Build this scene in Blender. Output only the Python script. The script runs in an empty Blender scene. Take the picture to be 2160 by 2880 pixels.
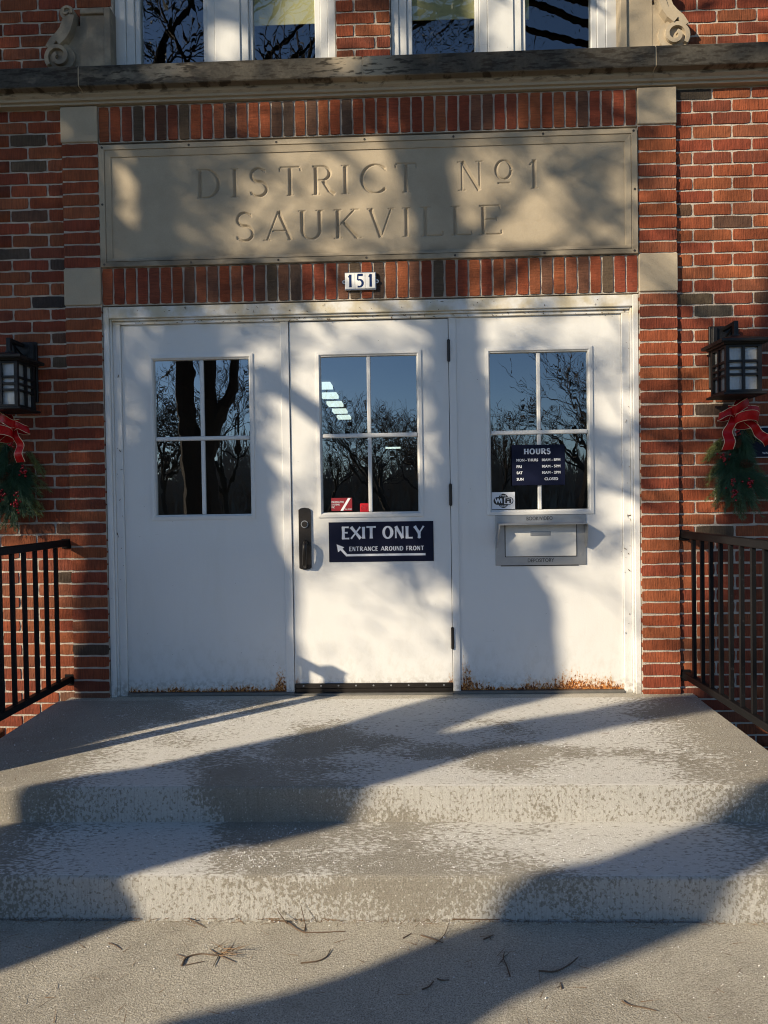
import bpy, bmesh, math, random
import numpy as np
from mathutils import Vector, Matrix
random.seed(11); rng = np.random.default_rng(5)
R = math.radians
scene = bpy.context.scene
col = scene.collection

# ------------------------------------------------------------------ camera
CAM = np.array([0.19413, -3.78917, 1.05296]); FPX = 2000.0
_p, _y, _r = R(-0.9794), R(-1.8389), R(-0.8928)
_f = np.array([math.sin(_y)*math.cos(_p), math.cos(_y)*math.cos(_p), math.sin(_p)])
_r0 = np.array([math.cos(_y), -math.sin(_y), 0.0]); _u0 = np.cross(_r0, _f)
_right = _r0*math.cos(_r)+_u0*math.sin(_r); _up = -_r0*math.sin(_r)+_u0*math.cos(_r)
def project(P):
    d = np.array(P)-CAM; z = d@_f
    return 1080+FPX*(d@_right)/z, 1440-FPX*(d@_up)/z
cam_data = bpy.data.cameras.new('camera'); cam = bpy.data.objects.new('camera', cam_data); col.objects.link(cam)
M = Matrix.Identity(4)
for i in range(3):
    M[i][0] = _right[i]; M[i][1] = _up[i]; M[i][2] = -_f[i]; M[i][3] = CAM[i]
cam.matrix_world = M
cam_data.sensor_fit = 'HORIZONTAL'; cam_data.sensor_width = 36; cam_data.lens = 36*FPX/2160
cam_data.clip_start = 0.05; cam_data.clip_end = 2000
scene.camera = cam

# ------------------------------------------------------------------ sky, sun, exposure
SUN = Vector((-1.30, -1.0, 0.686)).normalized()
world = bpy.data.worlds.new('World'); scene.world = world; world.use_nodes = True
wn = world.node_tree; wn.nodes.clear()
sky = wn.nodes.new('ShaderNodeTexSky'); sky.sky_type = 'NISHITA'; sky.sun_disc = False
sky.sun_elevation = math.asin(SUN.z); sky.sun_rotation = math.atan2(SUN.x, SUN.y)
sky.altitude = 250; sky.air_density = 0.85; sky.dust_density = 0.15; sky.ozone_density = 3.6
bg = wn.nodes.new('ShaderNodeBackground'); bg.inputs['Strength'].default_value = 0.108
wo = wn.nodes.new('ShaderNodeOutputWorld')
wn.links.new(sky.outputs[0], bg.inputs[0]); wn.links.new(bg.outputs[0], wo.inputs[0])
sd = bpy.data.lights.new('sun', 'SUN'); sd.energy = 4.3; sd.angle = R(0.53); sd.color = (1.0, 0.85, 0.62)
sun = bpy.data.objects.new('sun', sd); col.objects.link(sun)
sun.rotation_euler = SUN.to_track_quat('Z', 'Y').to_euler(); sun.location = (-8, -6, 8)
scene.view_settings.view_transform = 'Standard'; scene.view_settings.look = 'None'
scene.view_settings.gamma = 1; scene.view_settings.use_curve_mapping = False
scene.view_settings.exposure = 0.76
scene.render.engine = 'CYCLES'
scene.cycles.use_denoising = True
scene.cycles.filter_width = 1.05
scene.cycles.max_bounces = 7; scene.cycles.transparent_max_bounces = 12
scene.cycles.caustics_reflective = False; scene.cycles.caustics_refractive = False
scene.cycles.sample_clamp_indirect = 6

# ------------------------------------------------------------------ node helpers
class NT:
    def __init__(s, name):
        s.m = bpy.data.materials.new(name); s.m.use_nodes = True; s.t = s.m.node_tree
        s.b = s.t.nodes['Principled BSDF']; s.out = s.t.nodes['Material Output']
        s._pos = None
    def n(s, typ, **kw):
        nd = s.t.nodes.new('ShaderNode'+typ)
        for k, v in kw.items():
            setattr(nd, k, v)
        return nd
    def set(s, sock, v):
        if hasattr(v, 'is_output') or isinstance(v, bpy.types.NodeSocket): s.t.links.new(v, sock)
        else: sock.default_value = v
    def pos(s):
        if s._pos is None: s._pos = s.n('NewGeometry').outputs['Position']
        return s._pos
    def objco(s): return s.n('TexCoord').outputs['Object']
    def scaled(s, v, sc):
        nd = s.n('VectorMath', operation='MULTIPLY'); s.set(nd.inputs[0], v); nd.inputs[1].default_value = sc; return nd.outputs[0]
    def noise(s, v, scale, detail=3, rough=.55, dist=0):
        nd = s.n('TexNoise'); s.set(nd.inputs['Vector'], v); nd.inputs['Scale'].default_value = scale
        nd.inputs['Detail'].default_value = detail; nd.inputs['Roughness'].default_value = rough; nd.inputs['Distortion'].default_value = dist
        return nd.outputs['Fac']
    def voro(s, v, scale, feature='F1'):
        nd = s.n('TexVoronoi', feature=feature); s.set(nd.inputs['Vector'], v); nd.inputs['Scale'].default_value = scale
        return nd.outputs['Distance']
    def ramp(s, fac, a, b, inv=False, smooth=True):
        nd = s.n('MapRange'); nd.interpolation_type = 'SMOOTHSTEP' if smooth else 'LINEAR'; nd.clamp = True
        s.set(nd.inputs[0], fac); nd.inputs[1].default_value = a; nd.inputs[2].default_value = b
        nd.inputs[3].default_value = 1.0 if inv else 0.0; nd.inputs[4].default_value = 0.0 if inv else 1.0
        return nd.outputs[0]
    def math(s, op, a, b=0.0):
        nd = s.n('Math', operation=op); s.set(nd.inputs[0], a); s.set(nd.inputs[1], b); return nd.outputs[0]
    def mix(s, fac, a, b, blend='MIX'):
        nd = s.n('Mix', data_type='RGBA', blend_type=blend)
        s.set(nd.inputs[0], fac)
        for sock, v in ((nd.inputs[6], a), (nd.inputs[7], b)):
            if isinstance(v, tuple) and len(v) == 3: v = v+(1,)
            s.set(sock, v)
        return nd.outputs[2]
    def sep(s, v):
        nd = s.n('SeparateXYZ'); s.set(nd.inputs[0], v); return nd.outputs
    def bump(s, h, strength, dist=.002, normal=None):
        nd = s.n('Bump'); s.set(nd.inputs['Height'], h); nd.inputs['Strength'].default_value = strength; nd.inputs['Distance'].default_value = dist
        if normal is not None: s.set(nd.inputs['Normal'], normal)
        return nd.outputs[0]
    def base(s, c, rough=.7, normal=None, metal=0.0, spec=None):
        if isinstance(c, tuple) and len(c) == 3: c = c+(1,)
        s.set(s.b.inputs['Base Color'], c); s.set(s.b.inputs['Roughness'], rough); s.set(s.b.inputs['Metallic'], metal)
        if normal is not None: s.set(s.b.inputs['Normal'], normal)
        if spec is not None: s.b.inputs['Specular IOR Level'].default_value = spec
        return s.m

MAT = {}
def brick_mat(name, attr):
    t = NT(name)
    if attr: c0 = t.n('Attribute', attribute_name='Col').outputs['Color']; co = t.pos()
    else: c0 = t.n('ObjectInfo').outputs['Color']; co = t.objco()
    if not attr:
        rnd = t.n('ObjectInfo').outputs['Random']
        off = t.n('VectorMath', operation='ADD'); t.set(off.inputs[0], co)
        cmb = t.n('CombineXYZ'); mm = t.math('MULTIPLY', rnd, 37.0)
        for i in range(3): t.set(cmb.inputs[i], mm)
        t.set(off.inputs[1], cmb.outputs[0]); co = off.outputs[0]
    cloud = t.noise(co, 14, 3)
    fine = t.noise(co, 160, 2)
    comb = t.noise(t.scaled(co, (230, 20, 14)), 1.0, 2, .6)
    pit = t.noise(t.scaled(co, (120, 60, 90)), 1.0, 2)
    c = t.mix(t.ramp(cloud, .3, .72), t.mix(.42, c0, (0.02, 0.008, 0.005)), c0)
    c = t.mix(.55, c, t.mix(t.ramp(comb, .35, .65), t.mix(.55, c0, (.02, .012, .01)), c0))
    c = t.mix(t.math('MULTIPLY', t.ramp(fine, .62, .8), .16), c, (.36, .24, .16))
    c = t.mix(t.math('MULTIPLY', t.ramp(t.noise(co, 31, 3), .62, .88), .14), c, (.33, .28, .24))
    h = t.math('ADD', t.math('MULTIPLY', comb, 1.0), t.math('MULTIPLY', pit, .6))
    return t.base(c, .9, t.bump(h, .75, .0045), spec=.25)
MAT['brick'] = brick_mat('brick_face', False); MAT['brick_far'] = brick_mat('brick_face_joined', True)

t = NT('mortar'); p = t.pos()
c = t.mix(t.noise(p, 9, 4), (.36, .315, .27), (.60, .545, .47)); c = t.mix(t.math('MULTIPLY', t.ramp(t.noise(p, 90, 3), .5, .8), .4), c, (.25, .21, .18))
MAT['mortar'] = t.base(c, .95, t.bump(t.math('ADD', t.noise(p, 60, 4), t.noise(p, 260, 2)), .9, .004), spec=.2)

def stone_mat(name, dark):
    t = NT(name); p = t.pos(); z = t.sep(p)[2]; x = t.sep(p)[0]
    c = t.mix(t.noise(p, 5, 5, .6), (.36, .30, .22), (.53, .45, .335))
    c = t.mix(t.math('MULTIPLY', t.noise(p, 180, 2), .35), c, (.25, .21, .16))
    if dark == 'ledge':
        m = t.ramp(t.noise(t.scaled(p, (1.4, 4, 3)), 1.6, 5, .62), .22, .46)
        m = t.math('MULTIPLY', m, t.ramp(z, 3.222, 3.245))
        m = t.math('MULTIPLY', m, t.ramp(t.math('ABSOLUTE', x), .02, .3))
        k = t.math('MULTIPLY', m, .94)
        c = t.mix(k, c, t.mix(t.noise(p, 70, 3), (.014, .014, .014), (.075, .072, .066)))
        m2 = t.math('MULTIPLY', t.ramp(t.noise(t.scaled(p, (14, 4, 60)), 1.0, 4), .5, .62), t.ramp(z, 3.205, 3.235))
        c = t.mix(t.math('MULTIPLY', m2, .8), c, (.03, .025, .02))
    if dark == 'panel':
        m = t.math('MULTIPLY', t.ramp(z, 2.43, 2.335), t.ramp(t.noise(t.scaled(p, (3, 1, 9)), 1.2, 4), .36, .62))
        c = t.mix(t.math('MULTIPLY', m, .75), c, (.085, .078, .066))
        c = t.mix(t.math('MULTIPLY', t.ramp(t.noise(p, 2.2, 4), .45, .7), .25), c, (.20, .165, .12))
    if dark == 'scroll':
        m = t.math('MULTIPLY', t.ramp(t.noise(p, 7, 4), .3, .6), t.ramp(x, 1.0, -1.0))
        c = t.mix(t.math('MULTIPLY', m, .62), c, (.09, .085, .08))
    return t.base(c, .9, t.bump(t.math('ADD', t.noise(p, 300, 2), t.noise(p, 40, 3)), .35, .0025), spec=.2)
MAT['stone'] = stone_mat('limestone', ''); MAT['ledge'] = stone_mat('weathered_limestone', 'ledge')
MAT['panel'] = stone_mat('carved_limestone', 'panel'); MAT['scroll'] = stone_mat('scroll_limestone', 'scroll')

def paint_mat(name, rust=None, dirt=0.0, spread=1.0, tint=(.715, .71, .695)):
    t = NT(name); p = t.pos(); s = t.sep(p); x, z = s[0], s[2]
    c = t.mix(t.noise(p, 3, 4), tint, tuple(v*.93 for v in tint))
    c = t.mix(t.math('MULTIPLY', t.ramp(t.noise(t.scaled(p, (9, 9, 1.6)), 1, 4), .55, .8), .22), c, (.60, .585, .53))
    # scattered grit
    v = t.voro(t.scaled(p, (1, 1, .8)), 26)
    dots = t.math('MULTIPLY', t.ramp(v, .055, .035), t.ramp(t.noise(p, 5, 2), .56, .60))
    c = t.mix(t.math('MULTIPLY', dots, .75), c, (.13, .10, .08))
    if dirt:
        d = t.math('MULTIPLY', t.ramp(z, 1.96, 2.06), t.ramp(t.noise(p, 11, 4), .3, .65))
        c = t.mix(t.math('MULTIPLY', d, dirt), c, (.50, .43, .29))
        d2 = t.math('MULTIPLY', t.ramp(z, .12, .015), t.ramp(t.noise(p, 40, 4), .45, .6))
        c = t.mix(t.math('MULTIPLY', d2, .55), c, (.20, .17, .12))
    gx = t.math('SUBTRACT', x, -.36); gz_ = t.math('MULTIPLY', t.math('SUBTRACT', z, .86), .6)
    gr = t.math('MULTIPLY', t.ramp(t.math('ADD', t.math('MULTIPLY', gx, gx), t.math('MULTIPLY', gz_, gz_)), .035, .004), t.ramp(t.noise(p, 9, 4), .35, .65))
    c = t.mix(t.math('MULTIPLY', gr, .28), c, (.38, .36, .32))
    spl = t.math('MULTIPLY', t.ramp(z, .42, .05), t.ramp(t.noise(t.scaled(p, (1, 1, .6)), 24, 5, .7), .42, .68))
    c = t.mix(t.math('MULTIPLY', spl, .26), c, (.42, .39, .33))
    scf = t.math('MULTIPLY', t.ramp(t.noise(t.scaled(p, (7, 1, 90)), 1.0, 3, .6), .66, .74), t.ramp(t.noise(p, 3.2, 2), .5, .62))
    c = t.mix(t.math('MULTIPLY', scf, .35), c, (.45, .44, .41))
    rough = .42
    if rust:
        n2 = t.noise(t.scaled(p, (1, 1, .6)), 78, 5, .7)
        sp = t.noise(p, 130, 3, .6)
        drip = t.noise(t.scaled(p, (110, 0, 4)), 1.0, 3, .6)
        env = t.math('MULTIPLY', t.ramp(t.noise(t.scaled(p, (3.4, 0, 0)), 1.0, 3, .6), .34, .64), spread)
        for ex, w, amp in rust:
            env = t.math('ADD', env, t.math('MULTIPLY', t.ramp(t.math('ABSOLUTE', t.math('SUBTRACT', x, ex)), w, w*.2), amp*17))
        zr = t.math('DIVIDE', t.math('SUBTRACT', z, .015), t.math('ADD', .012, t.math('MULTIPLY', env, .078)))
        val = t.math('ADD', n2, t.math('MULTIPLY', t.math('SUBTRACT', 1.0, zr), .30))
        stain = t.math('MULTIPLY', t.ramp(val, .50, .66), t.math('ADD', .35, t.math('MULTIPLY', t.ramp(drip, .4, .65), .65)))
        mm = t.ramp(val, .655, .70)
        rc = t.mix(t.ramp(sp, .42, .62), (.11, .034, .012), (.50, .20, .05))
        c = t.mix(t.math('MULTIPLY', stain, .75), c, (.55, .30, .10))
        c = t.mix(mm, c, rc)
        rough = t.math('ADD', .42, t.math('MULTIPLY', mm, .5))
    b = t.bump(t.math('ADD', t.math('ADD', t.noise(p, 2.2, 3), t.math('MULTIPLY', t.noise(t.scaled(p, (60, 60, 6)), 1, 2), .05)), t.math('MULTIPLY', t.noise(p, 120, 2), .06)), .45, .014)
    return t.base(c, rough, b, spec=.4)
MAT['paint'] = paint_mat('white_paint', None, .9)
MAT['paintL'] = paint_mat('white_paint_rust_a', [(-.50, .05, .085)], .6, .55)
MAT['paintR'] = paint_mat('white_paint_rust_b', [(.50, .04, .07), (1.10, .3, .026)], .6)
MAT['paintM'] = paint_mat('white_paint_door', [(-.415, .03, .05), (.42, .03, .06)], .35, .15)
MAT['paint_up'] = paint_mat('white_window_paint', None, 0, 0, (.68, .685, .68))

def simple(name, c, rough=.6, metal=0, bumps=None, spec=None, var=0.12):
    t = NT(name); p = t.pos()
    cc = t.mix(t.noise(p, 25, 4), tuple(v*(1-var) for v in c), tuple(min(1, v*(1+var)) for v in c))
    nb = t.bump(t.noise(p, bumps[0], 3), bumps[1], bumps[2]) if bumps else None
    return t.base(cc, rough, nb, metal, spec)
MAT['black'] = simple('black_metal', (.011, .011, .012), .5, 0, (160, .15, .002), var=.3, spec=.3)
t = NT('railing_paint'); p = t.pos()
c = t.mix(t.ramp(t.noise(p, 55, 4), .62, .75), (.006, .006, .007), (.026, .026, .028))
MAT['rail'] = t.base(c, .5, t.bump(t.noise(p, 120, 3), .2, .002), spec=.15)
MAT['bronze'] = simple('dark_bronze', (.035, .030, .027), .38, .6, (90, .1, .002), var=.35)
MAT['steel'] = simple('brushed_aluminium', (.36, .37, .385), .38, .7, (60, .1, .001))
MAT['flap'] = simple('grey_flap_paint', (.58, .58, .56), .45)
MAT['thresh'] = simple('worn_metal', (.20, .195, .18), .5, .6, (80, .3, .003), var=.35)
MAT['darkgap'] = simple('dark_gap', (.012, .011, .010), .9)
MAT['hole'] = simple('screw_head', (.05, .042, .035), .6, .3)
MAT['navy'] = simple('navy_vinyl', (.003, .005, .022), .5, 0, spec=.2)
MAT['white_print'] = simple('white_print', (.72, .74, .78), .5, var=.04)
MAT['black_print'] = simple('black_print', (.02, .02, .02), .6)
MAT['red_print'] = simple('maroon_vinyl', (.22, .014, .02), .4)
MAT['red_plastic'] = simple('red_plastic', (.50, .012, .02), .35, 0, (200, .4, .003))
MAT['tile'] = simple('white_glazed_tile', (.80, .80, .78), .18, var=.03)
MAT['digit'] = simple('navy_glaze', (.012, .025, .09), .25)
MAT['blind'] = simple('yellowed_roller_blind', (.78, .70, .36), .8, 0, (220, .4, .002))
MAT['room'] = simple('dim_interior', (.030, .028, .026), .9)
MAT['velvet'] = simple('red_velvet_ribbon', (.40, .003, .006), .42, 0, (120, .3, .002), var=.2, spec=.25)
MAT['gold'] = simple('gold_ribbon_edge', (.75, .60, .40), .35, .3)
MAT['berry'] = simple('red_berry', (.28, .006, .012), .25)
MAT['cone'] = simple('pine_cone', (.10, .05, .022), .8, var=.5)
MAT['bark'] = simple('bark', (.055, .042, .033), .95, 0, (30, .8, .02), var=.5)
MAT['far_wood'] = simple('far_wood', (.22, .195, .165), .95, var=.5)
MAT['twig'] = simple('twig_bark', (.11, .072, .045), .85, var=.4)
MAT['dry_needle'] = simple('dry_needle', (.20, .12, .06), .8, var=.5)
MAT['salt'] = simple('salt_grain', (.80, .80, .79), .5, var=.05)
MAT['soil'] = simple('bare_soil', (.045, .036, .028), .95, 0, (20, .9, .02), var=.5)
MAT['bulb'] = simple('frosted_bulb', (.75, .74, .70), .5)
def leafmat(name, a, b):
    t = NT(name); r_ = t.noise(t.pos(), 18, 3)
    m = t.base(t.mix(r_, a, b), .6); return m
MAT['needle_dark'] = leafmat('pine_needles_dark', (.012, .045, .020), (.05, .125, .058))
MAT['needle_light'] = leafmat('cedar_green', (.08, .11, .03), (.25, .28, .09))
MAT['needle_grey'] = leafmat('fir_green', (.04, .09, .04), (.14, .22, .11))
MAT['tree_needle'] = leafmat('tree_needles', (.018, .035, .014), (.05, .075, .03))
t = NT('winter_grass'); p = t.pos()
MAT['grass'] = t.base(t.mix(t.noise(p, 1.2, 5), (.05, .055, .02), (.14, .125, .055)), .95, t.bump(t.noise(p, 40, 3), 1, .03))

def glass_mat(name, ior, tint, wav, wscale=(2.6, 1, 1.3)):
    t = NT(name); p = t.pos()
    h = t.noise(t.scaled(p, wscale), 3.0, 2, .5)
    h2 = t.noise(t.scaled(p, (24, 1, 5)), 1.0, 2, .5)
    nrm = t.bump(t.math('ADD', h, t.math('MULTIPLY', h2, .06)), 1.0, wav)
    lw = t.n('LayerWeight'); lw.inputs['Blend'].default_value = .5; r0 = ((ior-1)/(ior+1))**2
    fr = t.math('ADD', r0, t.math('MULTIPLY', t.math('POWER', lw.outputs['Facing'], 5.0), 1-r0))
    gl = t.n('BsdfGlossy'); gl.inputs['Roughness'].default_value = .004; t.set(gl.inputs['Normal'], nrm)
    tr = t.n('BsdfTransparent'); tr.inputs[0].default_value = tint+(1,)
    mx = t.n('MixShader'); t.set(mx.inputs[0], fr); t.set(mx.inputs[1], tr.outputs[0]); t.set(mx.inputs[2], gl.outputs[0])
    t.t.links.new(mx.outputs[0], t.out.inputs[0]); return t.m
MAT['glass'] = glass_mat('old_window_glass', 2.9, (.60, .64, .62), .00035)
MAT['glass_up'] = glass_mat('upper_window_glass', 2.4, (.70, .74, .74), .0004)
t = NT('seeded_lantern_glass'); p = t.pos()
df = t.n('BsdfDiffuse'); t.set(df.inputs[0], t.mix(t.noise(t.scaled(p, (60, 60, 14)), 1, 4), (.40, .42, .42), (.80, .81, .80)))
gl = t.n('BsdfGlossy'); gl.inputs['Roughness'].default_value = .12; t.set(gl.inputs['Normal'], t.bump(t.noise(p, 180, 3), .8, .003))
tr = t.n('BsdfTransparent'); tr.inputs[0].default_value = (.75, .77, .76, 1)
m1 = t.n('MixShader'); m1.inputs[0].default_value = .5; t.set(m1.inputs[1], tr.outputs[0]); t.set(m1.inputs[2], df.outputs[0])
m2 = t.n('MixShader'); m2.inputs[0].default_value = .18; t.set(m2.inputs[1], m1.outputs[0]); t.set(m2.inputs[2], gl.outputs[0])
t.t.links.new(m2.outputs[0], t.out.inputs[0]); MAT['seeded'] = t.m
t = NT('fluorescent_panel'); e = t.n('Emission'); e.inputs[0].default_value = (.86, 1, .93, 1); e.inputs[1].default_value = 1.0
t.t.links.new(e.outputs[0], t.out.inputs[0]); MAT['lamp'] = t.m

def concrete_mat(name, salt, riser=False, lo=(.53, .49, .41), hi=(.74, .69, .585)):
    t = NT(name); p = t.pos(); s = t.sep(p); x, y, z = s
    c = t.mix(t.noise(p, 1.7, 5, .6), lo, hi)
    c = t.mix(t.math('MULTIPLY', t.ramp(t.noise(p, 120, 3), .35, .75), .5), c, (.33, .30, .245))
    c = t.mix(t.math('MULTIPLY', t.ramp(t.noise(p, 4, 4), .5, .75), .22), c, (.32, .285, .23))
    c = t.mix(t.math('MULTIPLY', t.ramp(t.noise(p, 1.1, 7, .72), .46, .62), .42), c, (.25, .225, .185))
    c = t.mix(t.math('MULTIPLY', t.ramp(t.noise(t.scaled(p, (1, 1, 1)), 9, 6, .7), .52, .7), .28), c, (.24, .215, .175))
    c = t.mix(t.math('MULTIPLY', t.ramp(t.noise(p, 230, 3, .7), .46, .62), .72), c, (.20, .175, .14))
    c = t.mix(t.math('MULTIPLY', t.ramp(t.voro(p, 60), .17, .09), .7), c, (.84, .81, .74))
    # scuffed aggregate
    ag = t.ramp(t.voro(p, 120), .10, .26)
    c = t.mix(t.math('MULTIPLY', t.math('SUBTRACT', 1.0, ag), .25), c, (.55, .50, .42))
    if salt > 0:
        big = t.noise(t.scaled(p, (1.0, 1.6, 1.6)), 1.25, 3, .5)
        area = t.math('MULTIPLY', t.ramp(big, .28, .55), t.ramp(t.math('ABSOLUTE', t.math('SUBTRACT', x, .12)), 1.85, .9))
        if riser:
            sn = t.noise(t.scaled(p, (1, 1, .8)), 85, 5, .7)
            th = t.math('ADD', sn, t.math('MULTIPLY', t.math('SUBTRACT', area, .62), .26))
            flake = t.ramp(th, .49, .57)
            c = t.mix(t.math('MULTIPLY', flake, .60*salt), c, (.70, .69, .66))
            c = t.mix(t.math('MULTIPLY', t.ramp(t.noise(t.scaled(p, (160, 160, 8)), 1, 2), .5, .7), .25), c, (.19, .165, .13))
        else:
            sn = t.noise(t.scaled(p, (.7, 1.4, 1)), 70, 4, .6)
            th = t.math('ADD', sn, t.math('MULTIPLY', t.math('SUBTRACT', area, .62), .42))
            film = t.ramp(th, .46, .62)
            c = t.mix(t.math('MULTIPLY', film, .80*salt), c, (.80, .785, .75))
    hb = t.math('ADD', t.math('MULTIPLY', t.noise(p, 14, 4), .5), t.math('MULTIPLY', t.noise(p, 170, 4, .75), 1.9))
    return t.base(c, .92, t.bump(hb, .9, .006), spec=.2)
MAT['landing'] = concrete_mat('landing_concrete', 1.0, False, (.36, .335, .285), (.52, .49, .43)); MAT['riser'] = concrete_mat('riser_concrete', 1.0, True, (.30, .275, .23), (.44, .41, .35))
MAT['walk'] = concrete_mat('sidewalk_concrete', 0.0); MAT['sill'] = concrete_mat('sill_concrete', .25)

# ------------------------------------------------------------------ mesh helpers
WL = {}
def prop(o, label=None, cat=None, group=None, kind=None):
    if label: o['label'] = label
    if cat: o['category'] = cat
    if group: o['group'] = group
    if kind: o['kind'] = kind
    return o
def empty(name, loc, label=None, cat=None, group=None, parent=None):
    o = bpy.data.objects.new(name, None); col.objects.link(o); o.empty_display_size = .1
    pl = WL.get(parent, Vector((0, 0, 0))); o.location = Vector(loc)-pl; o.parent = parent
    WL[o] = Vector(loc); prop(o, label, cat, group); return o
class MB:
    def __init__(s): s.v = []; s.f = []; s.mi = []; s.cur = 0
    def add(s, vs, fs):
        k = len(s.v); s.v += [tuple(map(float, q)) for q in vs]
        for f in fs: s.f.append(tuple(k+i for i in f)); s.mi.append(s.cur)
        return s
    def box(s, x0, x1, y0, y1, z0, z1, c=0.0):
        if c <= 0:
            vs = [(x, y, z) for x in (x0, x1) for y in (y0, y1) for z in (z0, z1)]
            return s.add(vs, [(0, 1, 3, 2), (4, 6, 7, 5), (0, 4, 5, 1), (2, 3, 7, 6), (0, 2, 6, 4), (1, 5, 7, 3)])
        m = [(x0+x1)/2, (y0+y1)/2, (z0+z1)/2]; h = [abs(x1-x0)/2, abs(y1-y0)/2, abs(z1-z0)/2]
        c = min(c, min(h)*.9); idx = {}; vs = []
        for sx in (-1, 1):
            for sy in (-1, 1):
                for sz in (-1, 1):
                    for a in range(3):
                        sg = (sx, sy, sz); q = [m[i]+sg[i]*(h[i]-(0 if i == a else c)) for i in range(3)]
                        idx[(sx, sy, sz, a)] = len(vs); vs.append(q)
        fs = []
        for a in range(3):
            o1, o2 = (a+1) % 3, (a+2) % 3
            for sg in (-1, 1):
                loop = []
                for p_, q_ in ((-1, -1), (1, -1), (1, 1), (-1, 1)):
                    k = [0, 0, 0]; k[a] = sg; k[o1] = p_; k[o2] = q_; loop.append(idx[tuple(k)+(a,)])
                fs.append(loop if sg > 0 else loop[::-1])
            for p_ in (-1, 1):
                for q_ in (-1, 1):
                    k0 = [0, 0, 0]; k0[o1] = p_; k0[o2] = q_; k1 = k0[:]; k0[a] = -1; k1[a] = 1
                    f = [idx[tuple(k0)+(o1,)], idx[tuple(k1)+(o1,)], idx[tuple(k1)+(o2,)], idx[tuple(k0)+(o2,)]]
                    fs.append(f if p_*q_ < 0 else f[::-1])
        for sx in (-1, 1):
            for sy in (-1, 1):
                for sz in (-1, 1):
                    f = [idx[(sx, sy, sz, a)] for a in range(3)]; fs.append(f if sx*sy*sz > 0 else f[::-1])
        return s.add(vs, fs)
    def tube(s, pts, rad, n=6, caps=True):
        pts = [Vector(q) for q in pts]; k = len(pts)
        if not hasattr(rad, '__len__'): rad = [rad]*k
        vs = []; fs = []; ref = None
        for i in range(k):
            d = (pts[min(i+1, k-1)]-pts[max(i-1, 0)])
            if d.length < 1e-9: d = Vector((0, 0, 1))
            d.normalize()
            if ref is None: ref = Vector((1, 0, 0)) if abs(d.x) < .8 else Vector((0, 1, 0))
            a = d.cross(ref).normalized(); b = d.cross(a); ref = b.cross(d)*-1 if False else ref
            for j in range(n):
                t_ = 2*math.pi*j/n; vs.append(pts[i]+(a*math.cos(t_)+b*math.sin(t_))*rad[i])
        for i in range(k-1):
            for j in range(n):
                fs.append((i*n+j, i*n+(j+1) % n, (i+1)*n+(j+1) % n, (i+1)*n+j))
        if caps: fs += [tuple(range(n))[::-1], tuple(range((k-1)*n, k*n))]
        return s.add(vs, fs)
    def cyl(s, p0, p1, r, n=12, r1=None): return s.tube([p0, p1], [r, r if r1 is None else r1], n)
    def prism(s, poly, y0, y1, axis='y'):
        n = len(poly)
        if axis == 'y': vs = [(a, y0, b) for a, b in poly]+[(a, y1, b) for a, b in poly]
        elif axis == 'x': vs = [(y0, a, b) for a, b in poly]+[(y1, a, b) for a, b in poly]
        else: vs = [(a, b, y0) for a, b in poly]+[(a, b, y1) for a, b in poly]
        fs = [tuple(range(n))[::-1], tuple(range(n, 2*n))]+[(i, (i+1) % n, n+(i+1) % n, n+i) for i in range(n)]
        return s.add(vs, fs)
    def ball(s, c, r, n=6, m=4, sc=(1, 1, 1)):
        vs = [(c[0], c[1], c[2]+r*sc[2])]
        for i in range(1, m):
            a = math.pi*i/m
            for j in range(n):
                b = 2*math.pi*j/n; vs.append((c[0]+r*sc[0]*math.sin(a)*math.cos(b), c[1]+r*sc[1]*math.sin(a)*math.sin(b), c[2]+r*sc[2]*math.cos(a)))
        vs.append((c[0], c[1], c[2]-r*sc[2])); fs = [(0, 1+j, 1+(j+1) % n) for j in range(n)]
        for i in range(m-2):
            for j in range(n): fs.append((1+i*n+j, 1+(i+1)*n+j, 1+(i+1)*n+(j+1) % n, 1+i*n+(j+1) % n))
        L = len(vs)-1; fs += [(L, L-n+(j+1) % n, L-n+j) for j in range(n)]
        return s.add(vs, fs)
    def build(s, name, mat, parent=None, origin=None, smooth=False, kind=None):
        w = WL.get(parent, Vector((0, 0, 0)))
        o0 = Vector(origin) if origin is not None else (w if parent is not None else Vector((0, 0, 0)))
        me = bpy.data.meshes.new(name)
        me.from_pydata([(a-o0.x, b-o0.y, c-o0.z) for a, b, c in s.v], [], s.f)
        mats = mat if isinstance(mat, (list, tuple)) else [mat]
        for m_ in mats: me.materials.append(MAT[m_] if isinstance(m_, str) else m_)
        if len(mats) > 1: me.polygons.foreach_set('material_index', s.mi)
        if smooth:
            bm = bmesh.new(); bm.from_mesh(me); bmesh.ops.recalc_face_normals(bm, faces=bm.faces); bm.to_mesh(me); bm.free()
            me.polygons.foreach_set('use_smooth', [True]*len(me.polygons))
        o = bpy.data.objects.new(name, me); col.objects.link(o); o.parent = parent; o.location = o0-w; WL[o] = o0
        if kind: o['kind'] = kind
        return o
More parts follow.
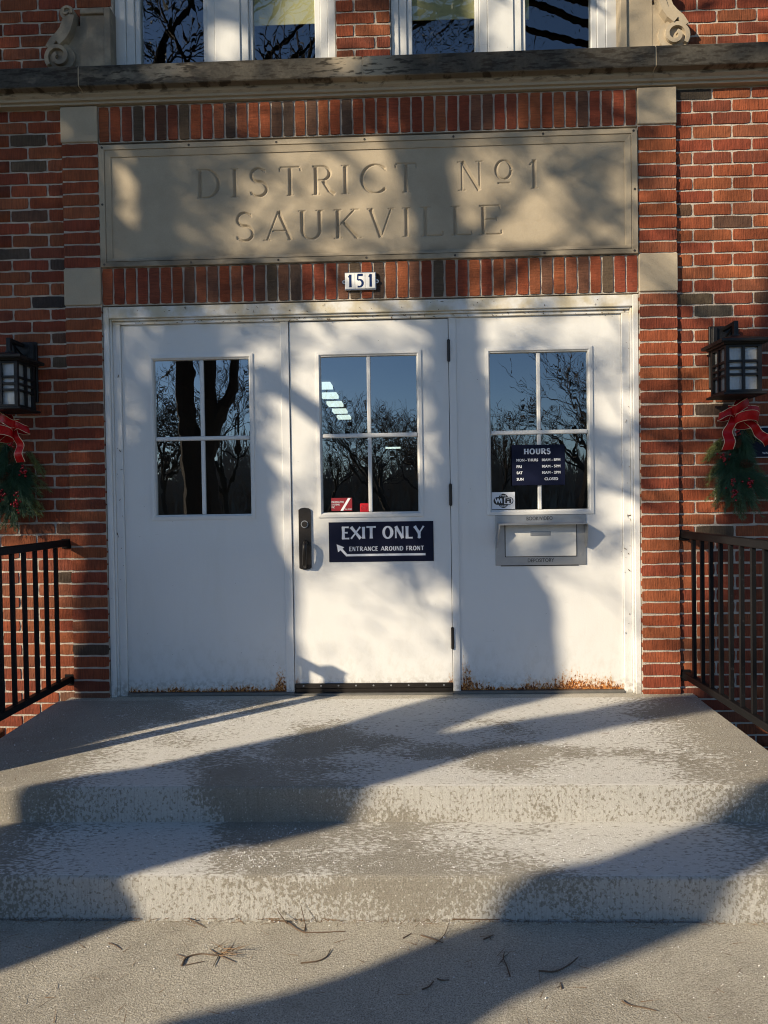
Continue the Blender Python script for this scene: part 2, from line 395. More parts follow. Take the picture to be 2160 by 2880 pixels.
def np_mesh(name, V, Fq, mat, parent=None, kind=None, nper=4, origin=(0, 0, 0), smooth=False):
    me = bpy.data.meshes.new(name); V = np.asarray(V, np.float32)-np.array(origin, np.float32); Fq = np.asarray(Fq, np.int32)
    me.vertices.add(len(V)); me.vertices.foreach_set('co', V.ravel())
    me.loops.add(Fq.size); me.loops.foreach_set('vertex_index', Fq.ravel())
    me.polygons.add(len(Fq)); me.polygons.foreach_set('loop_start', np.arange(0, Fq.size, nper, dtype=np.int32))
    if smooth: me.polygons.foreach_set('use_smooth', [True]*len(Fq))
    me.update(calc_edges=True)
    for m_ in (mat if isinstance(mat, (list, tuple)) else [mat]): me.materials.append(MAT[m_])
    o = bpy.data.objects.new(name, me); col.objects.link(o)
    w = WL.get(parent, Vector((0, 0, 0))); o.parent = parent; o.location = Vector(origin)-w; WL[o] = Vector(origin)
    if kind: o['kind'] = kind
    return o
def text(body, size, x, y, z, mat, parent, name='lettering', align='LEFT', width=None, bold=0.0, depth=.0006, height=None):
    cu = bpy.data.curves.new(name, 'FONT'); cu.body = body; cu.size = size; cu.align_x = align; cu.extrude = depth; cu.offset = bold; cu.resolution_u = 3
    tmp = bpy.data.objects.new('tmp', cu); col.objects.link(tmp)
    dg = bpy.context.evaluated_depsgraph_get(); me = bpy.data.meshes.new_from_object(tmp.evaluated_get(dg))
    bpy.data.objects.remove(tmp)
    co = np.empty(len(me.vertices)*3, np.float32); me.vertices.foreach_get('co', co); co = co.reshape(-1, 3)
    lo, hi = co.min(0), co.max(0); sx = 1 if width is None else width/(hi[0]-lo[0]); sz = 1 if height is None else height/(hi[1]-lo[1])
    cx = {'LEFT': lo[0], 'CENTER': (lo[0]+hi[0])/2, 'RIGHT': hi[0]}[align]
    new = np.stack([x+(co[:, 0]-cx)*sx, y-co[:, 2], z+(co[:, 1]-lo[1])*sz], 1)
    w = WL.get(parent, Vector((0, 0, 0))); new -= np.array(w, np.float32)
    me.vertices.foreach_set('co', new.astype(np.float32).ravel()); me.materials.clear(); me.materials.append(MAT[mat]); me.update()
    o = bpy.data.objects.new(name, me); col.objects.link(o); o.parent = parent; return o

# ------------------------------------------------------------------ stroke letters (distance field)
def arc(cx, cy, rx, ry, a0, a1, n=18):
    return [(cx+rx*math.cos(R(a0+(a1-a0)*i/n)), cy+ry*math.sin(R(a0+(a1-a0)*i/n))) for i in range(n+1)]
G = {
 'A': ([([(.0, 0), (.46, 1)], 't'), ([(.46, 1), (.94, 0)], 'T'), ([(.2, .33), (.75, .33)], 't')], [(0, 0), (.94, 0)]),
 'C': ([(arc(.48, .5, .46, .48, 42, 318, 26), 'a')], [('v', .82, .82)]),
 'D': ([([(.12, 0), (.12, 1)], 'T'), ([(.0, .98), (.32, .98)]+arc(.32, .5, .46, .48, 90, -90, 22)+[(.0, .02)], 'a')], []),
 'E': ([([(.12, 0), (.12, 1)], 'T'), ([(.0, .98), (.6, .98)], 't'), ([(.12, .52), (.5, .52)], 't'), ([(.0, .02), (.64, .02)], 't')], [('v', .59, .92), ('v', .5, .52), ('v', .64, .09)]),
 'F': ([([(.12, 0), (.12, 1)], 'T'), ([(.0, .98), (.58, .98)], 't'), ([(.12, .5), (.5, .5)], 't')], []),
 'H': ([([(.1, 0), (.1, 1)], 'T'), ([(.78, 0), (.78, 1)], 'T'), ([(.1, .5), (.78, .5)], 't')], [(.1, 0), (.1, 1), (.78, 0), (.78, 1)]),
 'I': ([([(.14, 0), (.14, 1)], 'T')], [(.14, 0), (.14, 1)]),
 'K': ([([(.12, 0), (.12, 1)], 'T'), ([(.14, .42), (.72, 1)], 't'), ([(.3, .58), (.82, 0)], 'T')], [(.12, 0), (.12, 1), (.72, 1), (.82, 0)]),
 'L': ([([(.12, 0), (.12, 1)], 'T'), ([(.0, .02), (.62, .02)], 't')], [(.12, 1), ('v', .62, .09)]),
 'N': ([([(.12, 0), (.12, 1)], 't'), ([(.12, 1), (.78, 0)], 'T'), ([(.78, 0), (.78, 1)], 't')], [(.12, 0), (.09, 1), (.78, 1)]),
 'O': ([(arc(.46, .5, .44, .48, 0, 360, 34), 'a')], []),
 'R': ([([(.12, 0), (.12, 1)], 'T'), ([(.0, .98), (.34, .98)]+arc(.34, .745, .26, .235, 90, -90, 14)+[(.12, .51)], 'a'), ([(.36, .51), (.58, .14), (.78, 0)], 'T')], [(.12, 0)]),
 'S': ([(arc(.36, .745, .26, .225, 28, 270, 16)+arc(.36, .27, .3, .25, 90, -152, 16)[1:], 's')], [('v', .6, .88), ('v', .09, .12)]),
 'T': ([([(.42, 0), (.42, 1)], 'T'), ([(.0, .98), (.84, .98)], 't')], [(.42, 0), ('v', .0, .9), ('v', .84, .9)]),
 'U': ([([(.12, 1), (.12, .32)]+arc(.44, .32, .32, .3, 180, 360, 16)+[(.76, 1)], 'a')], [(.12, 1), (.76, 1)]),
 'V': ([([(.0, 1), (.42, 0)], 'T'), ([(.42, 0), (.86, 1)], 't')], [(0, 1), (.86, 1)]),
 'X': ([([(.04, 1), (.8, 0)], 'T'), ([(.04, 0), (.78, 1)], 't')], []),
 'Y': ([([(.02, 1), (.4, .42)], 'T'), ([(.78, 1), (.4, .42)], 't'), ([(.4, .45), (.4, 0)], 'T')], []),
 '1': ([([(.2, 0), (.2, 1)], 'T'), ([(.0, .8), (.2, .98)], 't')], [(.2, 0)]),
 '5': ([([(.14, .96), (.6, .96)], 'T'), ([(.16, .97), (.13, .56)], 't'), ([(.13, .56)]+arc(.28, .3, .32, .28, 100, -120, 16), 'a')], []),
}
def glyph_segs(ch, thick, thin, serif, flare):
    strokes, serifs = G[ch]; out = []
    for pts, k in strokes:
        pts = [np.array(q, float) for q in pts]
        if len(pts) == 2: pts = [pts[0]+(pts[1]-pts[0])*i/6 for i in range(7)]
        n = len(pts); L = [0.0]
        for i in range(1, n): L.append(L[-1]+np.linalg.norm(pts[i]-pts[i-1]))
        def hw(i):
            d = pts[min(i+1, n-1)]-pts[max(i-1, 0)]; d = d/(np.linalg.norm(d)+1e-9)
            if k == 'T': w = thick
            elif k == 't': w = thin
            elif k == 's':
                q = abs(L[i]/L[-1]-.5)*2; w = thick*(1-q)+thin*q*1.2
            else: w = thin+(thick-thin)*abs(d[1])**1.3
            return w*(1+flare*(2*L[i]/L[-1]-1)**2)
        for i in range(n-1): out.append((pts[i], pts[i+1], hw(i), hw(i+1), i == 0, i == n-2))
    if serif:
        for s in serifs:
            if s[0] == 'v': a, b = np.array([s[1]-.012, s[2]+.07]), np.array([s[1]+.012, s[2]-.07]); w = .035
            else:
                yy = s[1]+(.02 if s[1] < .5 else -.02); a, b = np.array([s[0]-.15, yy]), np.array([s[0]+.15, yy]); w = .026
            out.append((a, b, w, w, True, True))
    return out
def field(XX, ZZ, items):
    """items: (char, x0, x1, z0, z1, thick, thin, serif, flare); returns stroke depth in metres"""
    D = np.full(XX.shape, -1.0)
    for ch, x0, x1, z0, z1, thick, thin, serif, flare in items:
        H = z1-z0; segs = glyph_segs(ch, thick, thin, serif, flare)
        xs = [min(s[0][0]-s[2], s[1][0]-s[3]) if abs(s[0][0]-s[1][0]) < .3*abs(s[0][1]-s[1][1]) else min(s[0][0], s[1][0]) for s in segs]
        xe = [max(s[0][0]+s[2], s[1][0]+s[3]) if abs(s[0][0]-s[1][0]) < .3*abs(s[0][1]-s[1][1]) else max(s[0][0], s[1][0]) for s in segs]
        gx0, gx1 = min(xs), max(xe); kx = (x1-x0)/(gx1-gx0)
        m = (XX > x0-.05) & (XX < x1+.05) & (ZZ > z0-.05) & (ZZ < z1+.05)
        px, pz = XX[m], ZZ[m]; best = np.full(px.shape, -1.0)
        for a, b, wa, wb, ea, eb in segs:
            A = np.array([x0+(a[0]-gx0)*kx, z0+a[1]*H]); B = np.array([x0+(b[0]-gx0)*kx, z0+b[1]*H]); d = B-A; L = np.linalg.norm(d)
            if L < 1e-9: continue
            d /= L; s = (px-A[0])*d[0]+(pz-A[1])*d[1]; q = np.abs(-(px-A[0])*d[1]+(pz-A[1])*d[0])
            tt = np.clip(s/L, 0, 1); w = (wa+(wb-wa)*tt)*H
            val = w-np.hypot(q, s-tt*L)
            if ea: val = np.minimum(val, s)
            if eb: val = np.minimum(val, L-s)
            best = np.maximum(best, val)
        D[m] = np.maximum(D[m], best)
    return D
def layout(txt, x0, x1, z0, z1, thick, thin, flare, gap=.13, space=.38):
    W = []
    for ch in txt:
        if ch == ' ': W.append(space); continue
        segs = glyph_segs(ch, thick, thin, False, flare)
        W.append(max(max(s[0][0]+s[2]*.8, s[1][0]+s[3]*.8) for s in segs)-min(min(s[0][0]-s[2]*.8, s[1][0]-s[3]*.8) for s in segs))
    tot = sum(W)+gap*(len(txt)-1); k = (x1-x0)/tot; x = x0; out = []
    for ch, w in zip(txt, W):
        if ch != ' ': out.append((ch, x, x+w*k, z0, z1, thick, thin, False, flare))
        x += (w+gap)*k
    return out
def grid_xz(x0, x1, z0, z1, res):
    nx = int(round((x1-x0)/res))+1; nz = int(round((z1-z0)/res))+1
    X, Z = np.meshgrid(np.linspace(x0, x1, nx), np.linspace(z0, z1, nz)); i = np.arange(nx*nz).reshape(nz, nx)
    Fq = np.stack([i[:-1, :-1], i[:-1, 1:], i[1:, 1:], i[1:, :-1]], -1).reshape(-1, 4)
    return X, Z, Fq
def printed(name, base, ink, rough=.4):
    t = NT(name); a = t.n('Attribute', attribute_name='ink').outputs['Fac']
    return t.base(t.mix(a, base, ink), rough, spec=.2)
MAT['navy_print'] = printed('navy_sign_print', (.003, .005, .022), (.70, .72, .77), .55)
MAT['tile_print'] = printed('tile_print', (.80, .80, .78), (.012, .028, .10), .18)
def print_sheet(name, x0, x1, z0, z1, y, items, mat, parent, res=.0016, extra=None):
    X, Z, Fq = grid_xz(x0, x1, z0, z1, res); D = field(X, Z, items)
    if extra is not None: D = np.maximum(D, extra(X, Z))
    ink = np.clip(.5+D/res, 0, 1).astype(np.float32)
    o = np_mesh(name, np.stack([X, np.full(X.shape, y), Z], -1).reshape(-1, 3), Fq, mat, parent, origin=tuple(WL.get(parent, (0, 0, 0))))
    a = o.data.attributes.new('ink', 'FLOAT', 'POINT'); a.data.foreach_set('value', ink.ravel()); return o
def poly_field(X, Z, poly):
    """convex polygon inside distance"""
    d = np.full(X.shape, 1e9); n = len(poly); ar = sum(poly[i][0]*poly[(i+1) % n][1]-poly[(i+1) % n][0]*poly[i][1] for i in range(n))
    sg = 1 if ar > 0 else -1
    for i in range(n):
        a, b = poly[i], poly[(i+1) % n]; ex, ez = b[0]-a[0], b[1]-a[1]; L = math.hypot(ex, ez)
        d = np.minimum(d, sg*(ex*(Z-a[1])-ez*(X-a[0]))/L)
    return d

# ================================================================== SETTING
GZ = -0.308
def rect_sheet(name, x0, x1, y0, y1, z, mat):
    o = MB().add([(x0, y0, z), (x1, y0, z), (x1, y1, z), (x0, y1, z)], [(0, 1, 2, 3)]).build(name, mat); o['kind'] = 'structure'; return o
rect_sheet('ground', -400, 400, -400, 300, GZ-.02, 'grass')
rect_sheet('planting_bed', -6, -1.70, -2.4, .0, GZ-.012, 'soil'); rect_sheet('planting_bed', 1.70, 6, -2.4, .0, GZ-.012, 'soil')
b = MB()
for k in range(5):
    b.box(-2.4, 2.4, -1.503-(k+1)*1.9+.006, -1.503-k*1.9-(.006 if k else .011), GZ-.1, GZ, .006)
o = b.build('sidewalk', 'walk'); o['kind'] = 'structure'
rect_sheet('sidewalk_joint', -2.39, 2.39, -11, -1.45, GZ-.010, 'soil')
def step_block(name, hw, yb, zb, yf, zf, zbot):
    prof = [(yb, zb), (yf+.016, zf+.0004), (yf+.008, zf-.0015), (yf+.0025, zf-.006), (yf, zf-.013), (yf-.002, zbot), (yb, zbot)]
    n = len(prof); vs = [(sx*hw, a, c) for sx in (-1, 1) for a, c in prof]
    bb = MB()
    for i in range(n-1):
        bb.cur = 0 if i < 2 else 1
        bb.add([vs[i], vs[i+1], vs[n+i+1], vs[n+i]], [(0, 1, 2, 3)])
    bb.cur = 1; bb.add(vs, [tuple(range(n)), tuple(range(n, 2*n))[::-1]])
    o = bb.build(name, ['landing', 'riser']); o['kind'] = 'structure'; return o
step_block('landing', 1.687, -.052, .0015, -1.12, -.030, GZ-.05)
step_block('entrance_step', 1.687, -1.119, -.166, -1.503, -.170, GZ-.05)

# ================================================================== BUILDING
bld = empty('school_building', (0, .5, 0), 'red brick school front with limestone trim, carved name panel and white triple doors', 'building')
ZL = [3.182, 3.122, 3.057, 2.989, 2.919, 2.853, 2.786, 2.719, 2.653, 2.585, 2.518, 2.449, 2.385, 2.322, 2.256, 2.187, 2.117, 2.053, 1.988, 1.925, 1.86, 1.795, 1.729, 1.666, 1.602, 1.535, 1.469, 1.406, 1.341, 1.274, 1.212, 1.148, 1.085, 1.021, .955, .893, .826, .759, .691, .624, .555, .49, .425, .361, .296, .231, .166, .098, .033, -.031, -.096, -.161, -.226, -.291, -.34]
UP = [3.343+.0655*i-.02 for i in range(30)]
REDS = [(.275, .068, .031), (.30, .080, .035), (.24, .055, .029), (.285, .090, .040), (.255, .058, .030), (.325, .096, .040), (.215, .058, .032), (.29, .070, .030), (.26, .084, .042)]
DARKS = [(.085, .056, .042), (.13, .068, .045), (.11, .078, .052), (.16, .074, .046), (.18, .078, .048)]
def bcol(pd):
    c = random.choice(DARKS) if random.random() < pd else random.choice(REDS); k = random.uniform(.85, 1.15)
    return (c[0]*k, c[1]*k, c[2]*k, 1)
def brick_mesh(L, H, seed):
    r = random.Random(seed); nx, nz = 7, 3; vs = []; D = .034
    def jit(i, j):
        x = -L/2+L*i/(nx-1); z = -H/2+H*j/(nz-1); e = i in (0, nx-1) or j in (0, nz-1); y = r.uniform(-.0007, .0007)
        if e: y += .0012
        if i in (0, nx-1): x += r.uniform(-.0016, .0010)*(1 if i else -1)
        else: x += r.uniform(-.006, .006)
        if j in (0, nz-1): z += r.uniform(-.0022, .0012)*(1 if j else -1)
        if i in (0, nx-1) and j in (0, nz-1): x -= .0022*(1 if i else -1); z -= .0018*(1 if j else -1)
        return (x, y, z)
    for j in range(nz):
        for i in range(nx): vs.append(jit(i, j))
    fs = [(j*nx+i, j*nx+i+1, (j+1)*nx+i+1, (j+1)*nx+i) for j in range(nz-1) for i in range(nx-1)]
    per = [i for i in range(nx)]+[j*nx+nx-1 for j in range(1, nz)]+[(nz-1)*nx+i for i in range(nx-2, -1, -1)]+[j*nx for j in range(nz-2, 0, -1)]
    k = len(vs); vs += [(vs[i][0], D, vs[i][2]) for i in per]; n = len(per)
    fs += [(per[a], k+a, k+(a+1) % n, per[(a+1) % n]) for a in range(n)]
    me = bpy.data.meshes.new('brick'); me.from_pydata(vs, [], fs); me.materials.append(MAT['brick']); return me
BM = {'full': [brick_mesh(.195, .055, s) for s in range(8)], 'half': [brick_mesh(.085, .055, 50+s) for s in range(5)]}
def add_brick(x0, x1, z0, z1, y, parent, color, vertical=False, name='brick'):
    a, b_ = (z1-z0, x1-x0) if vertical else (x1-x0, z1-z0)
    kind, L0 = ('full', .195) if a > .13 else ('half', .085)
    o = bpy.data.objects.new(name, random.choice(BM[kind])); col.objects.link(o); o.parent = parent
    o.scale = (a/L0, 1, b_/.055)
    o.rotation_euler = (R(random.uniform(-.35, .35)), R(-90 if vertical else 0)+R(random.uniform(-.35, .35)), R(random.uniform(-.2, .2))+(0 if random.random() < .5 or vertical else 0))
    o.location = Vector(((x0+x1)/2, y+random.uniform(-.0012, .0012), (z0+z1)/2))-WL[parent]
    o.color = color; return o
FAR_V, FAR_F, FAR_C = [], [], []
def far_brick(x0, x1, z0, z1, y):
    j = lambda: random.uniform(-.0012, .0012); k = len(FAR_V); c = bcol(.03)
    xs, zs = (x0+j(), x1+j()), (z0+j(), z1+j()); y = y+j()*.6
    for d in (0, .03):
        for q in ((xs[0], zs[0]), (xs[1], zs[0]), (xs[1], zs[1]), (xs[0], zs[1])): FAR_V.append((q[0], y+d, q[1])); FAR_C.append(c)
    FAR_F.extend([(k, k+1, k+2, k+3)]+[(k+i, k+4+i, k+4+(i+1) % 4, k+(i+1) % 4) for i in range(4)])
JT = .0046
def in_frame(x, z, y=.02):
    a, c = project((x, y, z)); return -20 < a < 2180 and -25 < c < 2905
SPEC = {(1, 0, 0): (.055, .046, .036), (1, 16, 0): (.105, .078, .05), (1, 17, 1): (.080, .070, .056), (1, 9, 0): (.14, .075, .045), (-1, 7, 2): (.075, .057, .047), (-1, 11, 1): (.085, .068, .054), (-1, 12, 0): (.085, .062, .050), (-1, 15, 0): (.045, .038, .036)}
XMAX = 4.3
def course(wallobj, sgn, xs, xe, z1, z0, full_first, yface, row, far_only=False):
    """bricks from |x|=xs outwards to |x|=xe between z0 and z1"""
    x = xs+.004; i = 0
    L = .186 if full_first else .082
    while x < xe-.02:
        L_ = L if i == 0 else .1945+random.uniform(-.004, .004)
        e = min(x+L_, xe)
        a, c = (x, e) if sgn > 0 else (-e, -x)
        hid = z1 < .01 and abs((a+c)/2) < 1.72
        if e-x > .03 and not hid:
            if not far_only and in_frame((a+c)/2, (z0+z1)/2):
                cc = SPEC.get((sgn, row, i)); add_brick(a, c, z0+JT, z1-JT, yface, wallobj, (cc+(1,)) if cc else bcol(.03))
            else: far_brick(a, c, z0+JT, z1-JT, yface)
        x = e+.0095; i += 1
YW = .022
for sgn in (-1, 1):
    x0, x1 = (1.60, XMAX) if sgn > 0 else (-XMAX, -1.60)
    w = MB().box(x0, x1, YW+.0055, YW+.30, -.33, 3.20).build('wall', 'mortar', bld, (sgn*2.0, .2, 0))
    for i in range(len(ZL)-1):
        course(w, sgn, 1.629, XMAX, ZL[i], ZL[i+1], (i % 2 == 0) == (sgn > 0), YW, i)
    wu = MB().box(1.345*1 if sgn > 0 else -XMAX, XMAX if sgn > 0 else -1.345, YW+.0055, YW+.30, 3.30, 5.25).build('upper_wall', 'mortar', bld, (sgn*2.0, .2, 3.3))
    for i in range(29):
        course(wu, sgn, 1.348, XMAX, UP[i+1], UP[i], i % 2 == 0, YW, 100+i)
    pl = MB().box(*sorted((sgn*1.431, sgn*1.626)), .0055, .06, .0, 3.185).build('pilaster', 'mortar', bld, (sgn*1.528, .03, 0))
    pa, pb = sorted((sgn*1.4305, sgn*1.6285))
    for i in list(range(3, 13))+list(range(16, 48)):
        add_brick(pa, pb, ZL[i+1]+JT, ZL[i]-JT, 0, pl, bcol(.03 if i < 40 else .08))
    add_brick(pa, pb, .002, ZL[48]-JT, 0, pl, bcol(.05))
    for z0, z1 in ((2.993, 3.181), (2.124, 2.320)):
        MB().box(pa-.001, pb+.001, -.004, .06, z0, z1, .003).build('stone_block', 'stone', pl)
pier = MB().box(-.146, .146, .036, .25, 3.30, 5.25).build('window_pier', 'mortar', bld, (0, .1, 3.3))
for i in range(29):
    z0, z1 = UP[i]+JT, UP[i+1]-JT
    cut = -.047 if i % 2 else .065
    for a, c in ((-.144, cut-.005), (cut+.005, .144)):
        if in_frame(0, (z0+z1)/2): add_brick(a, c, z0, z1, .03, pier, bcol(.02))
        else: far_brick(a, c, z0, z1, .03)
w = MB().box(-1.345, 1.345, YW+.0055, YW+.3, 4.95, 5.25).build('upper_wall', 'mortar', bld, (0, .2, 4.95))
fo = np_mesh('brick_remainder', FAR_V, FAR_F, 'brick_far', bld, 'stuff', 4, tuple(WL[bld]))
ca = fo.data.color_attributes.new('Col', 'FLOAT_COLOR', 'POINT'); ca.data.foreach_set('color', np.array(FAR_C, np.float32).ravel())
# soldier courses
for z0, z1, n in ((2.993, 3.181, 46), (2.124, 2.320, 45)):
    sc = MB().box(-1.428, 1.428, .0115, .10, z0-.003, z1+.003).build('soldier_course', 'mortar', bld, (0, .05, z0))
    pit = 2.856/n
    for k in range(n):
        a = -1.428+k*pit
        add_brick(a+.0048+random.uniform(-.0007, .0007), a+pit-.0048+random.uniform(-.0007, .0007), z0+.002, z1-.002, .005, sc, bcol(.36), True, 'soldier_brick')

# carved panel
def rings(mb, rs):
    """rs: (half width, z0, z1, y) nested rectangles joined by quads"""
    idx = []
    for hw, z0, z1, y in rs:
        k = len(mb.v); mb.v += [(-hw, y, z0), (hw, y, z0), (hw, y, z1), (-hw, y, z1)]; idx.append(k)
    for a, c in zip(idx, idx[1:]):
        for i in range(4): mb.f.append((a+i, a+(i+1) % 4, c+(i+1) % 4, c+i)); mb.mi.append(mb.cur)
FY = .008
b = MB(); rings(b, [(1.426, 2.322, 2.972, .06), (1.426, 2.322, 2.972, -.004), (1.423, 2.325, 2.969, -.007), (1.396, 2.347, 2.946, -.007), (1.394, 2.349, 2.944, -.001), (1.391, 2.351, 2.942, -.001), (1.390, 2.352, 2.941, -.005), (1.364, 2.370, 2.910, .003), (1.362, 2.372, 2.908, FY), (1.361, 2.373, 2.907, FY)])
TX0, TX1, TZ0, TZ1 = -.96, .96, 2.415, 2.860
for a in ((-1.361, 1.361, 2.373, TZ0), (-1.361, 1.361, TZ1, 2.907), (-1.361, TX0, TZ0, TZ1), (TX1, 1.361, TZ0, TZ1)):
    b.add([(a[0], FY, a[2]), (a[1], FY, a[2]), (a[1], FY, a[3]), (a[0], FY, a[3])], [(0, 1, 2, 3)])
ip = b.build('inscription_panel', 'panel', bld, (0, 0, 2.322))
X, Z, Fq = grid_xz(TX0, TX1, TZ0, TZ1, .0026)
l1, l2 = (2.678, 2.833), (2.444, 2.600); it = []
for ch, a, c in (('D', -.902, -.774), ('I', -.72, -.674), ('S', -.617, -.517), ('T', -.461, -.339), ('R', -.285, -.161), ('I', -.127, -.082), ('C', -.028, .115), ('T', .156, .277), ('N', .487, .625), ('1', .867, .911)):
    it.append((ch, a, c, l1[0], l1[1], .072, .036, True, .08))
for ch, a, c in (('S', -.695, -.596), ('A', -.55, -.38), ('U', -.361, -.223), ('K', -.171, -.019), ('V', .006, .156), ('I', .194, .239), ('L', .288, .415), ('L', .446, .57), ('E', .6, .726)):
    it.append((ch, a, c, l2[0], l2[1], .072, .036, True, .08))
it.append(('O', .683, .78, 2.732, 2.833, .095, .06, False, 0))
D = field(X, Z, it); D = np.maximum(D, poly_field(X, Z, [(.698, 2.707), (.767, 2.707), (.767, 2.719), (.698, 2.719)]))
np_mesh('carved_lettering', np.stack([X, FY+np.clip(D*1.4, 0, .014), Z], -1).reshape(-1, 3), Fq, 'panel', ip, origin=(0, 0, 2.322))
for k in range(7):
    x = -1.405+k*2.81/6
    for z in (2.957, 2.336): MB().cyl((x, -.0085, z), (x, .0, z), .0062, 8).build('screw', 'hole', ip)
for x in (-1.409, 1.409): MB().cyl((x, -.0085, 2.655), (x, .0, 2.655), .0062, 8).build('screw', 'hole', ip)

# stone ledge in four lengths
led = empty('stone_ledge', (0, .02, 3.187), parent=bld)
lp = [(.30, 3.187), (-.012, 3.187), (-.012, 3.199), (-.026, 3.201), (-.030, 3.212), (-.044, 3.222), (-.050, 3.236), (-.086, 3.238), (-.090, 3.242), (-.090, 3.338), (-.085, 3.343), (.30, 3.362)]
jx = [-XMAX, -1.487, 0.0, 1.496, XMAX]
for a, c in zip(jx, jx[1:]): MB().prism([(q[0], q[1]) for q in lp], a+.004, c-.004, 'x').build('ledge_stone', 'ledge', led)
for a in jx[1:-1]:
    MB().prism([(q[0]+.003 if q[0] < .2 else q[0], q[1]+(.002 if q[1] < 3.3 else -.003)) for q in lp], a-.0045, a+.0045, 'x').build('mortar_joint', 'stone', led)

# scroll brackets
def band(mb, pts, w, y0, y1):
    L, Rr = [], []
    for i, q in enumerate(pts):
        d = np.array(pts[min(i+1, len(pts)-1)])-np.array(pts[max(i-1, 0)]); d = d/(np.linalg.norm(d)+1e-9); n_ = np.array([-d[1], d[0]])
        ww = w[i] if hasattr(w, '__len__') else w
        L.append(np.array(q)+n_*ww/2); Rr.append(np.array(q)-n_*ww/2)
    for i in range(len(pts)-1):
        mb.prism([tuple(L[i]), tuple(L[i+1]), tuple(Rr[i+1]), tuple(Rr[i])], y0, y1)
for sgn in (-1, 1):
    b = MB()
    def mx(poly): return [(sgn*a, c) for a, c in poly]
    b.box(*sorted((sgn*1.338, sgn*1.372)), -.026, .08, 3.35, 3.686, .003)
    b.box(*sorted((sgn*1.372, sgn*1.50)), -.026, .08, 3.655, 3.686, .003)
    b.box(*sorted((sgn*1.373, sgn*1.505)), -.012, .08, 3.35, 3.654, .0)
    b.box(*sorted((sgn*1.505, sgn*1.575)), -.010, .08, 3.35, 3.60, .0)
    spiral = lambda cx, cz, r0, r1, a0, a1, n=26: [(cx+(r0+(r1-r0)*i/n)*math.cos(R(a0+(a1-a0)*i/n)), cz+(r0+(r1-r0)*i/n)*math.sin(R(a0+(a1-a0)*i/n))) for i in range(n+1)]
    big = spiral(1.606, 3.424, .012, .068, 100+420, 100, 34)          # ends on top of the volute
    S = [(1.575, 3.498), (1.545, 3.530), (1.532, 3.565), (1.530, 3.605), (1.537, 3.640)]
    small = spiral(1.566, 3.648, .034, .008, 190, -180, 22)
    pts = spiral(1.612, 3.424, .066, .016, -40, 420, 40)
    b2 = MB()
    b2.prism(mx([(1.612+.083*math.cos(R(a)), 3.428+.078*math.sin(R(a))) for a in range(0, 360, 15)]), -.030, .08)
    band(b2, mx(pts), .020, -.050, -.029)
    cur = [(1.664, 3.470), (1.640, 3.508), (1.610, 3.535), (1.585, 3.565), (1.572, 3.60), (1.560, 3.628)]
    cur2 = [(1.612, 3.494), (1.580, 3.520), (1.556, 3.556), (1.544, 3.595), (1.534, 3.632)]
    band(b2, mx(cur), .034, -.048, .08); band(b2, mx(cur2), .034, -.054, .08)
    b2.prism(mx([(1.560+.038*math.cos(R(a)), 3.652+.036*math.sin(R(a))) for a in range(0, 360, 20)]), -.046, .08)
    band(b2, mx(spiral(1.560, 3.652, .030, .006, 200, -160, 22)), .011, -.056, -.045)
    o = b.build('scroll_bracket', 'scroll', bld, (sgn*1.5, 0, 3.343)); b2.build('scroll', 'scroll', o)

# upper windows
for sgn in (-1, 1):
    wd = empty('upper_window', (sgn*.75, .06, 3.34), parent=bld)
    def bx(name, a, c, y0, y1, z0, z1, mat, ch=.003): return MB().box(*sorted((sgn*a, sgn*c)), y0, y1, z0, z1, ch).build(name, mat, wd)
    for nm, a, c, y in (('window_frame', .149, .190, .052), ('window_frame', .191, .232, .060), ('sash', .233, .262, .070), ('sash', .597, .618, .070),
                        ('window_frame', .619, .662, .058), ('mullion_panel', .663, .800, .050), ('window_frame', .801, .842, .058), ('sash', .843, .866, .070),
                        ('sash', 1.212, 1.240, .070), ('window_frame', 1.241, 1.285, .060), ('window_frame', 1.286, 1.343, .050)):
        bx(nm, a, c, y, .13, 3.345, 4.95, 'paint_up')
    for a, c in ((.262, .597), (.866, 1.212)):
        bx('sash', a, c, .072, .12, 4.10, 4.15, 'paint_up')
        for e, g in ((3.352, 4.10), (4.15, 4.95)):
            xa, xb = sorted((sgn*a, sgn*c)); MB().add([(xa, .090, e), (xb, .0905, e), (xb, .090, g), (xa, .0903, g)], [(0, 1, 2, 3)]).build('pane', 'glass_up', wd)
    bx('roller_blind', .264, .595, .094, .099, 3.638 if sgn < 0 else 3.634, 4.95, 'blind', 0)
    if sgn > 0: bx('roller_blind', .868, .89, .096, .101, 3.62, 4.95, 'blind', 0)
# interiors
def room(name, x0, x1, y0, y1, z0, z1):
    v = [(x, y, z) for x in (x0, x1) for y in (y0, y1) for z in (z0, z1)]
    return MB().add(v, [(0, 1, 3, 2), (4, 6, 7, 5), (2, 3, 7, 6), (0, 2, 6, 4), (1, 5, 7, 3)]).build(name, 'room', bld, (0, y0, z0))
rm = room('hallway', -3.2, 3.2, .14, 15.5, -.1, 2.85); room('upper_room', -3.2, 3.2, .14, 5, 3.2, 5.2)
for k in range(5):
    yy = 6.9+k*1.04; MB().box(-1.20-.01*k, -.93-.01*k, yy, yy+.42, 2.79, 2.84).build('ceiling_light', 'lamp', rm)
MB().box(-.35, .05, 15.2, 15.3, 2.42, 2.46).build('ceiling_light', 'lamp', rm)
MB().box(-3.9, 3.9, .33, .9, 5.25, 5.4).build('parapet', 'stone', bld)
MB().box(-XMAX, XMAX, .33, 16, 5.40, 5.5).build('roof', 'darkgap', bld)
